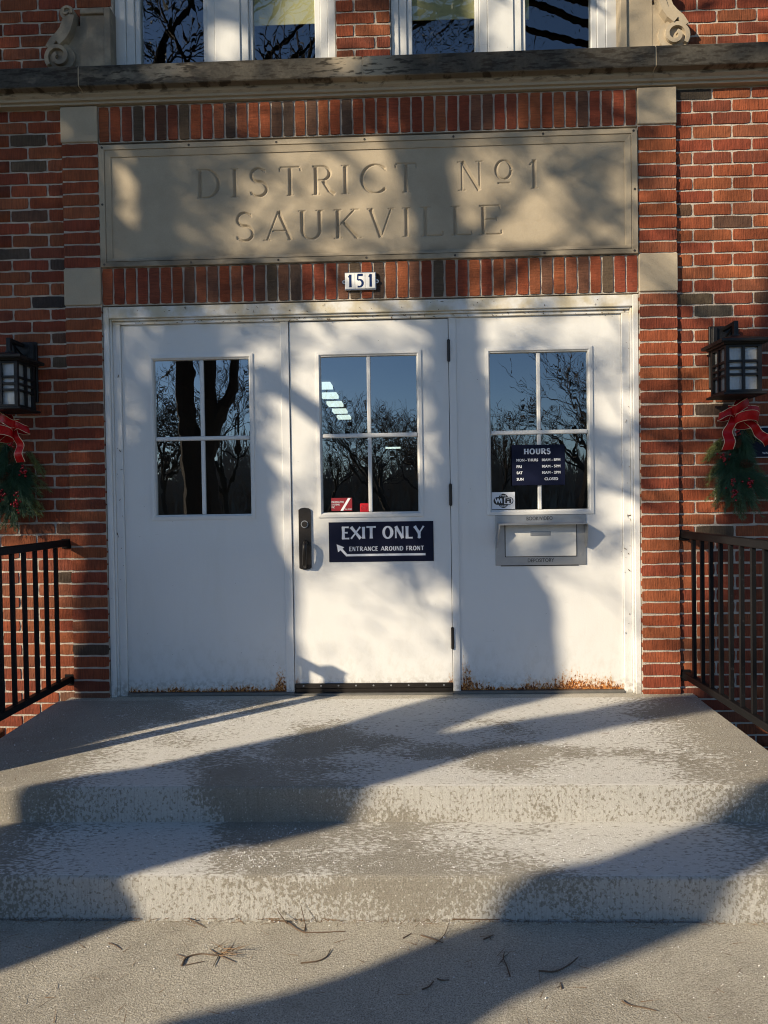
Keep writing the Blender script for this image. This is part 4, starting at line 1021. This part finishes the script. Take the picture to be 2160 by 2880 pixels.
# ================================================================== LITTER ON THE STEPS
def surf(x, y):
    if y > -.05: return .0
    if y > -1.12: return .003+.028*y
    if y > -1.503: return -.166+(y+1.119)*.0104
    return GZ
def twig(label, pts, r=.003, side=()):
    r = r*.82
    o0 = (pts[0][0], pts[0][1], surf(*pts[0])); T = empty('twig', o0, label, 'twig', 'twigs lying on the walk')
    def pp(q, k, n): return (q[0], min(q[1], -1.508), GZ+r+(q[2] if len(q) > 2 else 0)+.002*math.sin(3*k))
    sm = smooth_path([pp(q, k, len(pts)) for k, q in enumerate(pts)], 4); MB().tube(sm, list(np.linspace(r, r*.55, len(sm))), 5).build('stem', 'twig', T)
    for s_ in side:
        sm = smooth_path([pp(q, k, len(s_)) for k, q in enumerate(s_)], 3); MB().tube(sm, list(np.linspace(r*.7, r*.35, len(sm))), 4).build('side_shoot', 'twig', T)
def gp(px, py, z=GZ):       # ground point seen at a photo pixel
    d = _f+_right*(px-1080)/FPX+_up*(1440-py)/FPX; t_ = (z-CAM[2])/d[2]; q = CAM+d*t_; return (float(q[0]), float(q[1]))
c7 = lambda x, y: gp(x*.651, 2100+y*.651); c8 = lambda x, y: gp(1080+x*.651, 2100+y*.651)
twig('long branched twig at the foot of the bottom step', [c7(1170, 755), c7(1235, 760), c7(1290, 795), c7(1340, 808), c7(1490, 800)], .0035, [[c7(1315, 798), c7(1318, 770), c7(1300, 752)+(.05,)], [c7(1240, 770), c7(1200, 752)+(.03,)]])
twig('dead pine tip with brown needles lying left of centre on the sidewalk', [c7(785, 950), c7(805, 915), c7(870, 898), c7(945, 905), c7(1000, 870)], .0032, [[c7(945, 905), c7(920, 955)], [c7(945, 905), c7(1015, 935)], [c7(805, 915), c7(760, 900)], [c7(800, 948), c7(885, 930)], [c7(945, 905), c7(905, 878)]])
twig('short curved twig right of the dead pine tip', [c7(1300, 938), c7(1370, 930), c7(1410, 910), c7(1428, 880)], .003)
twig('thin straight twig near the left foot of the bottom step', [c7(815, 742), c7(850, 765), c7(890, 785)], .0026)
twig('faint bent twig far left on the sunlit sidewalk', [c7(470, 850), c7(500, 862), c7(525, 878)], .0022)
twig('forked twig just below the middle of the bottom step', [c8(160, 818), c8(215, 835), c8(255, 850)], .003, [[c8(220, 855), c8(262, 815), c8(285, 760)+(.01,)]])
twig('dark bowed twig lying in the broad shadow', [c8(668, 972), c8(740, 975), c8(800, 945), c8(838, 915)], .0034)
twig('lone twig in the sun near the lower right corner', [c8(1028, 1102), c8(1060, 1120), c8(1110, 1128), c8(1178, 1146)], .003)
twig('small dark twig at the lower left end of the broad shadow', [c8(165, 1052), c8(195, 1040), c8(215, 1015)], .003)
twig('short stub of twig beside the small dark twig in shadow', [c8(230, 1005), c8(250, 1012), c8(282, 1010)], .0028)
twig('upright needle tuft twig in the broad shadow', [c8(545, 995), c8(530, 950), c8(515, 915)], .0026, [[c8(515, 920), c8(495, 945)], [c8(515, 915), c8(540, 895)], [c8(515, 915), c8(520, 890)]])
twig('brittle twig along the joint of the bottom step', [c8(295, 742), c8(350, 746), c8(420, 745), c8(500, 750)], .0028)
twig('hair thin twig standing in the sun right of centre', [c8(768, 1050), c8(765, 1035), c8(762, 1020)], .0022, [[c8(765, 1035), c8(745, 1045)]])
twig('small curled twig in the shadow beneath the bottom step', [c8(430, 835), c8(455, 825), c8(472, 815)], .0028, [[c8(455, 825), c8(465, 840)]])
twig('tiny twig on the sidewalk left of the small curled twig', [c8(82, 830), c8(100, 820), c8(118, 808)], .0024)
tt = [o for o in bpy.data.objects if o.get('label', '').startswith('dead pine tip')][0]
q0 = np.array(c7(965, 900)+(GZ+.012,)); nb = 26; V, Fq = needles(q0+rng.normal(0, 1, (nb, 3))*np.array([.018, .012, .004]), np.stack([rng.normal(.6, .8, nb), rng.normal(.5, .8, nb), rng.normal(.12, .15, nb)], 1), rng.uniform(.04, .09, nb), .0011); V[:, 2] = np.maximum(V[:, 2], GZ+.001)
np_mesh('brown_needles', V, Fq, 'dry_needle', tt, 'stuff', 3, tuple(WL[tt]))
# loose needles
n = 760; xx = rng.uniform(-1.5, 1.6, n); yy = np.where(rng.random(n) < .45, -1.503-np.abs(rng.normal(0, .02, n))-.004, np.where(rng.random(n) < .3, rng.uniform(-1.1, -.06, n), rng.uniform(-2.3, -1.52, n)))
ang = rng.uniform(0, np.pi, n); L = rng.uniform(.02, .07, n)
base = np.stack([xx, yy, np.array([surf(a, c) for a, c in zip(xx, yy)])+.0015], 1)
V, Fq = needles(base, np.stack([np.cos(ang), np.sin(ang)*.8, np.full(n, .01)], 1), L, .0011); V[:, 2] = np.maximum(V[:, 2], base.repeat(3, 0)[:, 2]-.0002)
o = np_mesh('pine_needle_litter', V, Fq, 'dry_needle', None, 'stuff', 3); prop(o, 'dry pine needles scattered over the walk and steps', 'needles')
# de-icing salt
P_ = []
def scatter(n, x0, x1, y0, y1): P_.append(np.stack([rng.uniform(x0, x1, n), rng.uniform(y0, y1, n)], 1))
def blob(n, x, y, sx, sy): P_.append(np.stack([rng.normal(x, sx, n), rng.normal(y, sy, n)], 1))
scatter(700, -1.6, 1.65, -1.1, -.06); scatter(500, -1.6, 1.65, -1.49, -1.13); scatter(700, -1.6, 1.7, -2.25, -1.52)
for _ in range(26): blob(110, random.uniform(-.9, 1.4), random.uniform(-1.05, -.15), random.uniform(.05, .2), random.uniform(.03, .12))
for _ in range(24): blob(110, random.uniform(-1.3, 1.0), random.uniform(-1.46, -1.18), random.uniform(.05, .22), random.uniform(.02, .07))
blob(420, 0, -1.522, .95, .006); blob(260, .3, -1.13, .8, .006)
for _ in range(5): blob(60, random.uniform(-1.3, -.6), random.uniform(-.4, -.1), .12, .06)
Q = np.concatenate(P_); Q = Q[(np.abs(Q[:, 0]) < 1.66) & (Q[:, 1] < -.055)]; Q = Q[(np.abs(Q[:, 1]+1.12) > .022) & (np.abs(Q[:, 1]+1.503) > .015)]
n = len(Q); r_ = np.clip(rng.lognormal(-6.6, .40, n), .0007, .0033); zz = np.array([surf(a, c) for a, c in Q])
oct_ = np.array([[1, 0, 0], [0, 1, 0], [-1, 0, 0], [0, -1, 0], [0, 0, 1], [0, 0, -1]], float)
V = (oct_[None]+rng.normal(0, .25, (n, 6, 3)))*r_[:, None, None]*np.array([1, 1, .8]); V += np.stack([Q[:, 0], Q[:, 1], zz+r_*.55], 1)[:, None]
F0 = np.array([[0, 1, 4], [1, 2, 4], [2, 3, 4], [3, 0, 4], [1, 0, 5], [2, 1, 5], [3, 2, 5], [0, 3, 5]]); Fq = (F0[None]+6*np.arange(n)[:, None, None]).reshape(-1, 3)
o = np_mesh('salt_grains', V.reshape(-1, 3), Fq, 'salt', None, 'stuff', 3); prop(o, 'white de-icing salt grains strewn over the landing, step and sidewalk', 'salt')

# ================================================================== TREES (left of and behind the viewer)
HD = np.array([1.30, 1.0])/math.hypot(1.30, 1.0); NN = np.array([HD[1], -HD[0]]); TAN = .686/math.hypot(1.30, 1.0)
def us(u, s, e):          # u across the sunlight, s along it, e = height of the ray where s = 0
    q = HD*s+NN*u; return (float(q[0]), float(q[1]), float(e-s*TAN))
def shaft(mb, ctrl, s, n=9):
    pts = smooth_path([us(u, s, e) for u, e, r in ctrl], 4); rr = np.interp(np.linspace(0, len(ctrl)-1, len(pts)), range(len(ctrl)), [c[2] for c in ctrl])
    pts = [(p[0]+.02*math.sin(7*i), p[1]+.02*math.cos(5*i), p[2]) for i, p in enumerate(pts)]
    mb.tube(pts, list(rr*(1+.05*np.sin(np.arange(len(pts))*2.1))), n)
HOLES = [(-1.26, 2.84, .11), (-1.26, 2.65, .09), (-.56, 2.51, .13), (-.64, 2.74, .05), (.05, 2.88, .10), (-.15, 2.80, .06), (.97, 2.52, .15), (.97, 2.80, .12), (1.36, 2.65, .07), (.80, 2.62, .08), (.40, 2.76, .09), (.30, 2.52, .06), (-1.31, 1.20, .10), (-1.31, 1.35, .06), (.55, 1.92, .12), (.33, 1.92, .06), (-.45, .98, .06), (-.48, 1.30, .09), (-.52, 1.65, .09), (-.05, 3.3, .12), (1.25, 1.55, .12), (1.27, 1.02, .10), (.52, 1.25, .07), (.56, .80, .08), (.62, 1.55, .06), (-.42, 3.72, .17), (.43, 3.72, .19), (-.80, 3.55, .10), (.75, 3.6, .14), (-.02, 2.62, .07)]
clumps = []
def region(x0, x1, z0, z1, dens, streak=.5, tilt=28, s0=6.8, s1=9.5):
    """needle tufts whose shade falls over part of the facade: many elongated tufts"""
    A = (x1-x0)*(z1-z0)*.565; lai = -math.log(1-min(dens, .985))/.5; need = lai*A/.00063; per = 70 if dens < .8 else 60
    for _ in range(max(1, int(need/per))):
        wide = 1 if dens < .8 else 1.9
        clumps.append((random.uniform(x0, x1), random.uniform(z0, z1), wide*streak*random.uniform(.10, .22), wide*random.uniform(.03, .06)*(1 if streak > .6 else 2.0), R(tilt+random.uniform(-18, 18)), -random.uniform(s0, s1), per))
region(-2.6, -1.46, 1.05, 4.2, .985, .6); region(-1.55, -.75, 2.15, 3.45, .93, .6); region(-1.5, -.45, 1.25, 2.3, .72, 1.0)
region(-.78, .45, 2.05, 3.25, .56, 1.1); region(.4, 1.05, 2.05, 3.2, .36, 1.1); region(1.12, 1.28, 2.34, 3.1, .93, .3, 80); region(.3, 1.3, 3.0, 3.35, .8, .8)
region(-1.7, -.45, 3.3, 4.4, .86, .9); region(-.45, .7, 3.2, 4.4, .55, 1.0); region(.7, 1.35, 3.2, 4.4, .6, 1.0)
region(-.5, .45, .72, 2.1, .50, 1.2); region(-.40, .40, .64, .98, .55, 1.3); region(.45, 1.38, .62, 2.1, .50, 1.2); region(.1, .85, .52, .80, .85, 1.0)
region(1.4, 2.5, 1.8, 3.3, .10, 1.1); region(1.4, 2.6, 3.2, 4.3, .4, 1.1); region(1.74, 2.6, .85, 1.66, .66, 1.0); region(1.42, 1.70, .95, 1.7, .28, 1.0); region(-1.58, -1.40, .05, 1.0, .9, .3, 80)
LV = []
by_tree = {0: [], 1: []}
for cX, cZ, rx, rz, tl, s, per in clumps:
    a = rng.normal(0, 1, (per, 2))*np.array([rx, rz])*.75; c_, s_ = math.cos(tl), math.sin(tl)
    WX = cX+a[:, 0]*c_-a[:, 1]*s_; WZ = cZ+a[:, 0]*s_+a[:, 1]*c_
    keep = np.ones(per, bool)
    for hx_, hz_, hr in HOLES: keep &= ((WX-hx_)/hr)**2+((WZ-hz_)/(hr*1.1))**2 > 1
    WX, WZ = WX[keep], WZ[keep]
    if not len(WX): continue
    k = -s*HD[1]+rng.normal(0, .25, len(WX))         # metres in front of the facade, along the sun ray
    q = np.stack([WX-1.30*k, -k, WZ+.686*k], 1)
    by_tree[0 if cX > -.6 else 1].append((q, q.mean(0)))
def foliage(name, pts, parent, L=.07, w=.009):
    n = len(pts); d = rng.normal(size=(n, 3)); d /= np.linalg.norm(d, axis=1, keepdims=True); sd_ = np.cross(d, rng.normal(size=(n, 3))); sd_ /= np.linalg.norm(sd_, axis=1, keepdims=True)
    l_ = L*rng.uniform(.7, 1.3, n)[:, None]/2; ww = w*rng.uniform(.7, 1.3, n)[:, None]
    V = np.stack([pts-d*l_, pts+sd_*ww, pts+d*l_, pts-sd_*ww], 1).reshape(-1, 3)
    return np_mesh(name, V, np.arange(4*n).reshape(-1, 4), 'tree_needle', parent, 'stuff', 4, tuple(WL[parent]))
def pine(idx, base_u, s, shafts, label, top_u, top_e, extra):
    b0 = us(base_u, s, 0); T = empty('pine_tree', (b0[0], b0[1], GZ), label, 'tree', 'pines that shade the entrance')
    tr = MB()
    for c in shafts: shaft(tr, c, s)
    tr.build('trunk', 'bark', T, smooth=True)
    lm = MB(); allp = []
    top = np.array(us(top_u, s, top_e))
    for q, m in by_tree[idx]:
        allp.append(q)
    cen = np.array([m for _, m in by_tree[idx]])
    # limbs to groups of tufts
    order = rng.permutation(len(cen))[:22]
    for k in order:
        e_ = cen[k]; fz_ = max(3.9, min(top[2]-.3, e_[2]*.8)); f_ = np.clip((fz_-3.0)/(top[2]-3.0), .1, .98)
        st_ = np.array(us(top_u, s, 0)); st_[2] = fz_
        mid = (st_+e_)/2+np.array([0, 0, .25]); lm.tube(smooth_path([st_, mid, e_], 4), list(np.linspace(.020, .005, 9)), 5)
    # fine bare shoots that lace the light on the doors and the stone
    for k in range(42 if idx == 0 else 14):
        wx, wz_ = (random.uniform(-.6, 1.5), random.uniform(.75, 3.3)) if idx == 0 else (random.uniform(-1.5, -.5), random.uniform(1.2, 3.3))
        a_ = R(random.choice((25, 40, 60, 110, 140))+random.uniform(-15, 15)); ln = random.uniform(.35, 1.0); kk = -s*HD[1]*random.uniform(.8, 1.15); pts_ = []
        for q in (-1, -.3, .4, 1):
            X_, Z_ = wx+math.cos(a_)*ln*q/2+random.gauss(0, .03), wz_+math.sin(a_)*ln*q/2+random.gauss(0, .03); pts_.append((X_-1.30*kk, -kk+random.gauss(0, .05), Z_+.686*kk))
        lm.tube(smooth_path(pts_, 3), list(np.linspace(random.uniform(.012, .024), .004, 10)), 4)
    # upper crown, beyond what the facade shows
    for k in range(extra):
        e_ = np.array(us(top_u+random.gauss(0, 1.2), s-random.uniform(.5, 4), random.uniform(4.3, 7.5))); st_ = np.array(us(top_u, s, 0)); st_[2] = min(e_[2]*.85, top[2]+2.5)
        lm.tube(smooth_path([st_, (st_+e_)/2+np.array([0, 0, .3]), e_], 3), list(np.linspace(.045, .01, 7)), 5); allp.append(e_+rng.normal(0, 1, (220, 3))*np.array([.4, .4, .22]))
    lm.tube([tuple(top), tuple(top+np.array([.1, .05, 2.9]))], [.12, .03], 7)
    lm.build('limbs', 'bark', T); foliage('crown', np.concatenate(allp), T)
A1 = [(.45, -.45, .22), (.43, .0, .19), (.42, .4, .185), (.38, .75, .18), (.30, 1.2, .13), (.25, 2.0, .10), (.2, 3.2, .08), (.2, 4.3, .06)]
pine(0, .62, -6.2, [
    [(.62, -2.95, .55), (.58, -2.4, .44), (.50, -1.7, .38), (.42, -1.1, .365), (.44, -.75, .32), (.53, -.35, .28), (.55, -.1, .20)], A1,
    [(.42, .55, .15), (.33, .80, .12), (.16, 1.05, .10), (-.10, 1.35, .07), (-.4, 1.6, .04)],
    [(.66, -.55, .19), (.80, -.1, .14), (.96, .25, .125), (1.12, .55, .125), (1.22, 1.0, .14), (1.24, 1.5, .14), (1.25, 2.1, .12), (1.3, 3.0, .05)],
    [(.78, -2.7, .33), (1.08, -2.0, .25), (1.38, -1.3, .22), (1.56, -.8, .185), (1.70, -.4, .165), (1.84, .0, .145), (1.98, .4, .13), (2.1, .9, .11), (2.2, 1.8, .09), (2.3, 3.0, .05)]],
    'forked pine left of the viewer that throws the broad shadows across the steps', .2, 4.3, 26)
pine(1, -.54, -6.7, [[(-.58, -3.15, .52), (-.58, -2.4, .43), (-.58, -1.6, .41), (-.58, -.9, .40), (-.60, -.3, .375), (-.62, .2, .35), (-.61, .7, .31), (-.60, 1.1, .22), (-.62, 1.6, .11), (-.70, 2.4, .065), (-.75, 4.4, .05)]],
    'straight pine left of the viewer that shades the left door panel', -.75, 4.4, 26)

# added unseen pine; its boughs block skylight over the walk
T = empty('pine_tree', (6.3, -6.6, GZ), 'tall unseen pine right of the viewer, boughs added to block skylight over the walk', 'tree', 'pines that shade the entrance')
tr = MB(); tr.tube(smooth_path([(6.3, -6.6, GZ-.1), (6.2, -6.6, 2.5), (6.25, -6.55, 6.0), (6.2, -6.5, 9.5), (6.2, -6.5, 12.5)], 4), list(np.linspace(.42, .12, 17)), 9); tr.build('trunk', 'bark', T, smooth=True)
lm = MB(); allp = []
fine_p = []
def bough(e_, n_, fr=(.6, .8, .92, 1.0), sp=(.5, .4, .13), lst=allp):
    st_ = np.array([6.2, -6.5, min(11.5, e_[2]+random.uniform(.4, 1.8))])
    pth = smooth_path([st_, st_*.45+e_*.55+np.array([0, random.uniform(-.3, .3), .55]), e_], 5); lm.tube(pth, list(np.linspace(.055, .008, len(pth))), 5)
    for q in fr:
        c_ = np.array(pth[min(len(pth)-1, int(q*(len(pth)-1)))]); lst.append(c_+rng.normal(0, 1, (n_, 3))*np.array(sp))
for k in range(210):       # added boughs darken the walk from overhead, above the low winter sun
    kk = random.uniform(.9, 7.6); bough(np.array([random.uniform(-6.8, 7.0), -kk, 4.45+.69*kk+random.uniform(0, 1.1)]), 150, (.88, 1.0))
for k in range(22):        # looser crown behind the viewer
    bough(np.array([random.uniform(-5, 9.5), random.uniform(-11.5, -6), random.uniform(7.5, 11.5)]), 200, lst=fine_p)
lm.build('limbs', 'bark', T); foliage('crown', np.concatenate(allp), T, .22, .026); foliage('outer_crown', np.concatenate(fine_p), T, .11, .007)

# bare trees mirrored in the glass
def bare(seed, H, r0, levels=5, forks=None):
    r = random.Random(seed); tr, cr = MB(), MB()
    def grow(p, d, L, rad, lv, mb):
        pts = [p]; q = Vector(p); dd = Vector(d); n = 4
        for i in range(n):
            dd = (dd+Vector((r.gauss(0, .12), r.gauss(0, .12), r.gauss(.03, .08)))).normalized(); q = q+dd*L/n; pts.append(tuple(q))
        rad = max(rad, .013); rr = [rad*(1-.3*i/n) for i in range(n+1)]; mb.tube(pts, rr, 6 if lv < 2 else 3, False)
        if lv >= levels: return
        kids = r.randint(3, 4) if lv else r.randint(4, 5)
        for k in range(kids):
            t_ = r.uniform(.45, 1.0) if k else 1.0; i = min(n, max(1, int(t_*n))); az = r.uniform(0, 6.283); sp = r.uniform(.35, .85)
            side = Vector((math.cos(az), math.sin(az), r.uniform(-.1, .4))); nd = (dd*(1-sp*.5)+side*sp).normalized()
            grow(pts[i], nd, L*r.uniform(.58, .8), rr[i]*r.uniform(.5, .72), lv+1, cr)
    if forks is None: grow((0, 0, 0), (r.gauss(0, .05), r.gauss(0, .05), 1), H*.34, r0, 0, tr)
    else: forks(tr, grow)
    return tr, cr
protos = []
for sd_, H, r0 in ((3, 12, .17), (8, 10, .14), (21, 14, .2)):
    tr, cr = bare(sd_, H, r0, 5); protos.append((tr, cr))
spots = [(0, -.6, -30, .80), (1, 4.7, -33, .82), (2, 6.9, -23, .80), (1, 9.9, -27, .95), (0, 2.6, -46, .9), (2, -10.9, -29, .75), (0, -7.6, -27, .85), (2, -2.8, -50, .75), (1, -4.8, -41, .8), (2, 12.0, -40, 1.0), (1, -15, -36, 1.1), (0, 1.4, -37, .85)]
first = {}
for k, x, y, sc_ in spots:
    lab = 'leafless tree standing far behind the viewer, seen only mirrored in the glass'
    T = empty('bare_tree', (x, y, GZ), lab, 'tree', 'bare trees mirrored in the windows'); T.rotation_euler.z = random.uniform(0, 6.28); T.scale = (sc_,)*3
    if k not in first:
        a = protos[k][0].build('trunk', 'bark', None); c = protos[k][1].build('crown', 'bark', None); first[k] = (a.data, c.data); a.parent = T; c.parent = T
    else:
        for nm, me in zip(('trunk', 'crown'), first[k]):
            o = bpy.data.objects.new(nm, me); col.objects.link(o); o.parent = T
# the forked tree mirrored in the left window
def forks(tr, grow):
    tr.tube(smooth_path([(.15, 0, -.35), (.1, 0, .8), (.06, 0, 1.5), (-.02, 0, 2.05)], 4), list(np.linspace(.30, .20, 13)), 9)
    tr.tube(smooth_path([(-.02, 0, 1.9), (-.14, 0, 2.5), (-.13, .02, 3.2), (-.22, .05, 4.2), (-.35, .1, 5.6)], 4), list(np.linspace(.175, .10, 17)), 8)
    tr.tube(smooth_path([(.12, 0, 1.75), (.26, -.02, 2.3), (.24, -.02, 3.0), (.20, -.05, 4.2), (.3, -.1, 5.8)], 4), list(np.linspace(.14, .08, 17)), 8)
    tr.tube(smooth_path([(.27, 0, 2.2), (.46, 0, 2.55), (.62, 0, 2.9), (.66, 0, 3.35), (.95, .05, 3.6)], 4), list(np.linspace(.105, .05, 17)), 7)
    for p, d, L, rd in (((-.35, .1, 5.5), (-.2, 0, 1), 2.8, .10), ((.3, -.1, 5.7), (.3, -.1, 1), 2.8, .08), ((-.2, .05, 4.1), (-.8, .2, .6), 2.2, .05), ((.2, -.05, 4.1), (.7, -.4, .6), 2.4, .05), ((.95, .05, 3.6), (.8, .2, .5), 2.0, .045), ((-.14, 0, 3.3), (-.8, .3, .3), 1.8, .035)): grow(p, d, L, rd, 1, tr)
tr, cr = bare(77, 8, .2, 5, forks)
T = empty('bare_tree', (-3.05, -7.0, GZ+.3), 'big forked leafless tree mirrored dark in the left door window', 'tree', 'bare trees mirrored in the windows')
for nm, m_ in (('trunk', tr), ('crown', cr)):
    o = m_.build(nm, 'bark', None); o.parent = T
# distant wood
n = 26000; x = rng.uniform(-70, 70, n); y = rng.uniform(-80, -52, n); h = (1.5+rng.beta(1.6, 2.2, n)*6.8)*(1+.22*np.sin(x*.31)+.12*np.sin(x*1.1))
z0 = np.where(rng.random(n) < .5, GZ, h*.45); lean = rng.normal(0, .8, n)
V = np.stack([np.stack([x-.06, y, z0], 1), np.stack([x+.06, y, z0], 1), np.stack([x+lean, y+rng.normal(0, .4, n), h], 1)], 1).reshape(-1, 3)
o = np_mesh('distant_wood', V, np.arange(3*n).reshape(-1, 3), 'far_wood', None, 'stuff', 3); prop(o, 'far belt of bare winter wood mirrored low in the door glass', 'wood')
b = MB(); xs = np.linspace(-75, 75, 151)
for i in range(150):
    h0, h1 = [3.6+1.0*math.sin(q*.23)+.6*math.sin(q*.71+1)+.4*math.sin(q*2.1) for q in (xs[i], xs[i+1])]
    b.add([(xs[i], -81, GZ), (xs[i+1], -81, GZ), (xs[i+1], -82, h1), (xs[i], -82, h0), (xs[i+1], -88, h1*.8), (xs[i], -88, h0*.8)], [(0, 1, 2, 3), (3, 2, 4, 5)])
o = b.build('hedge_bank', 'soil'); prop(o, 'dark overgrown bank behind the far wood', 'bank', None, 'structure')
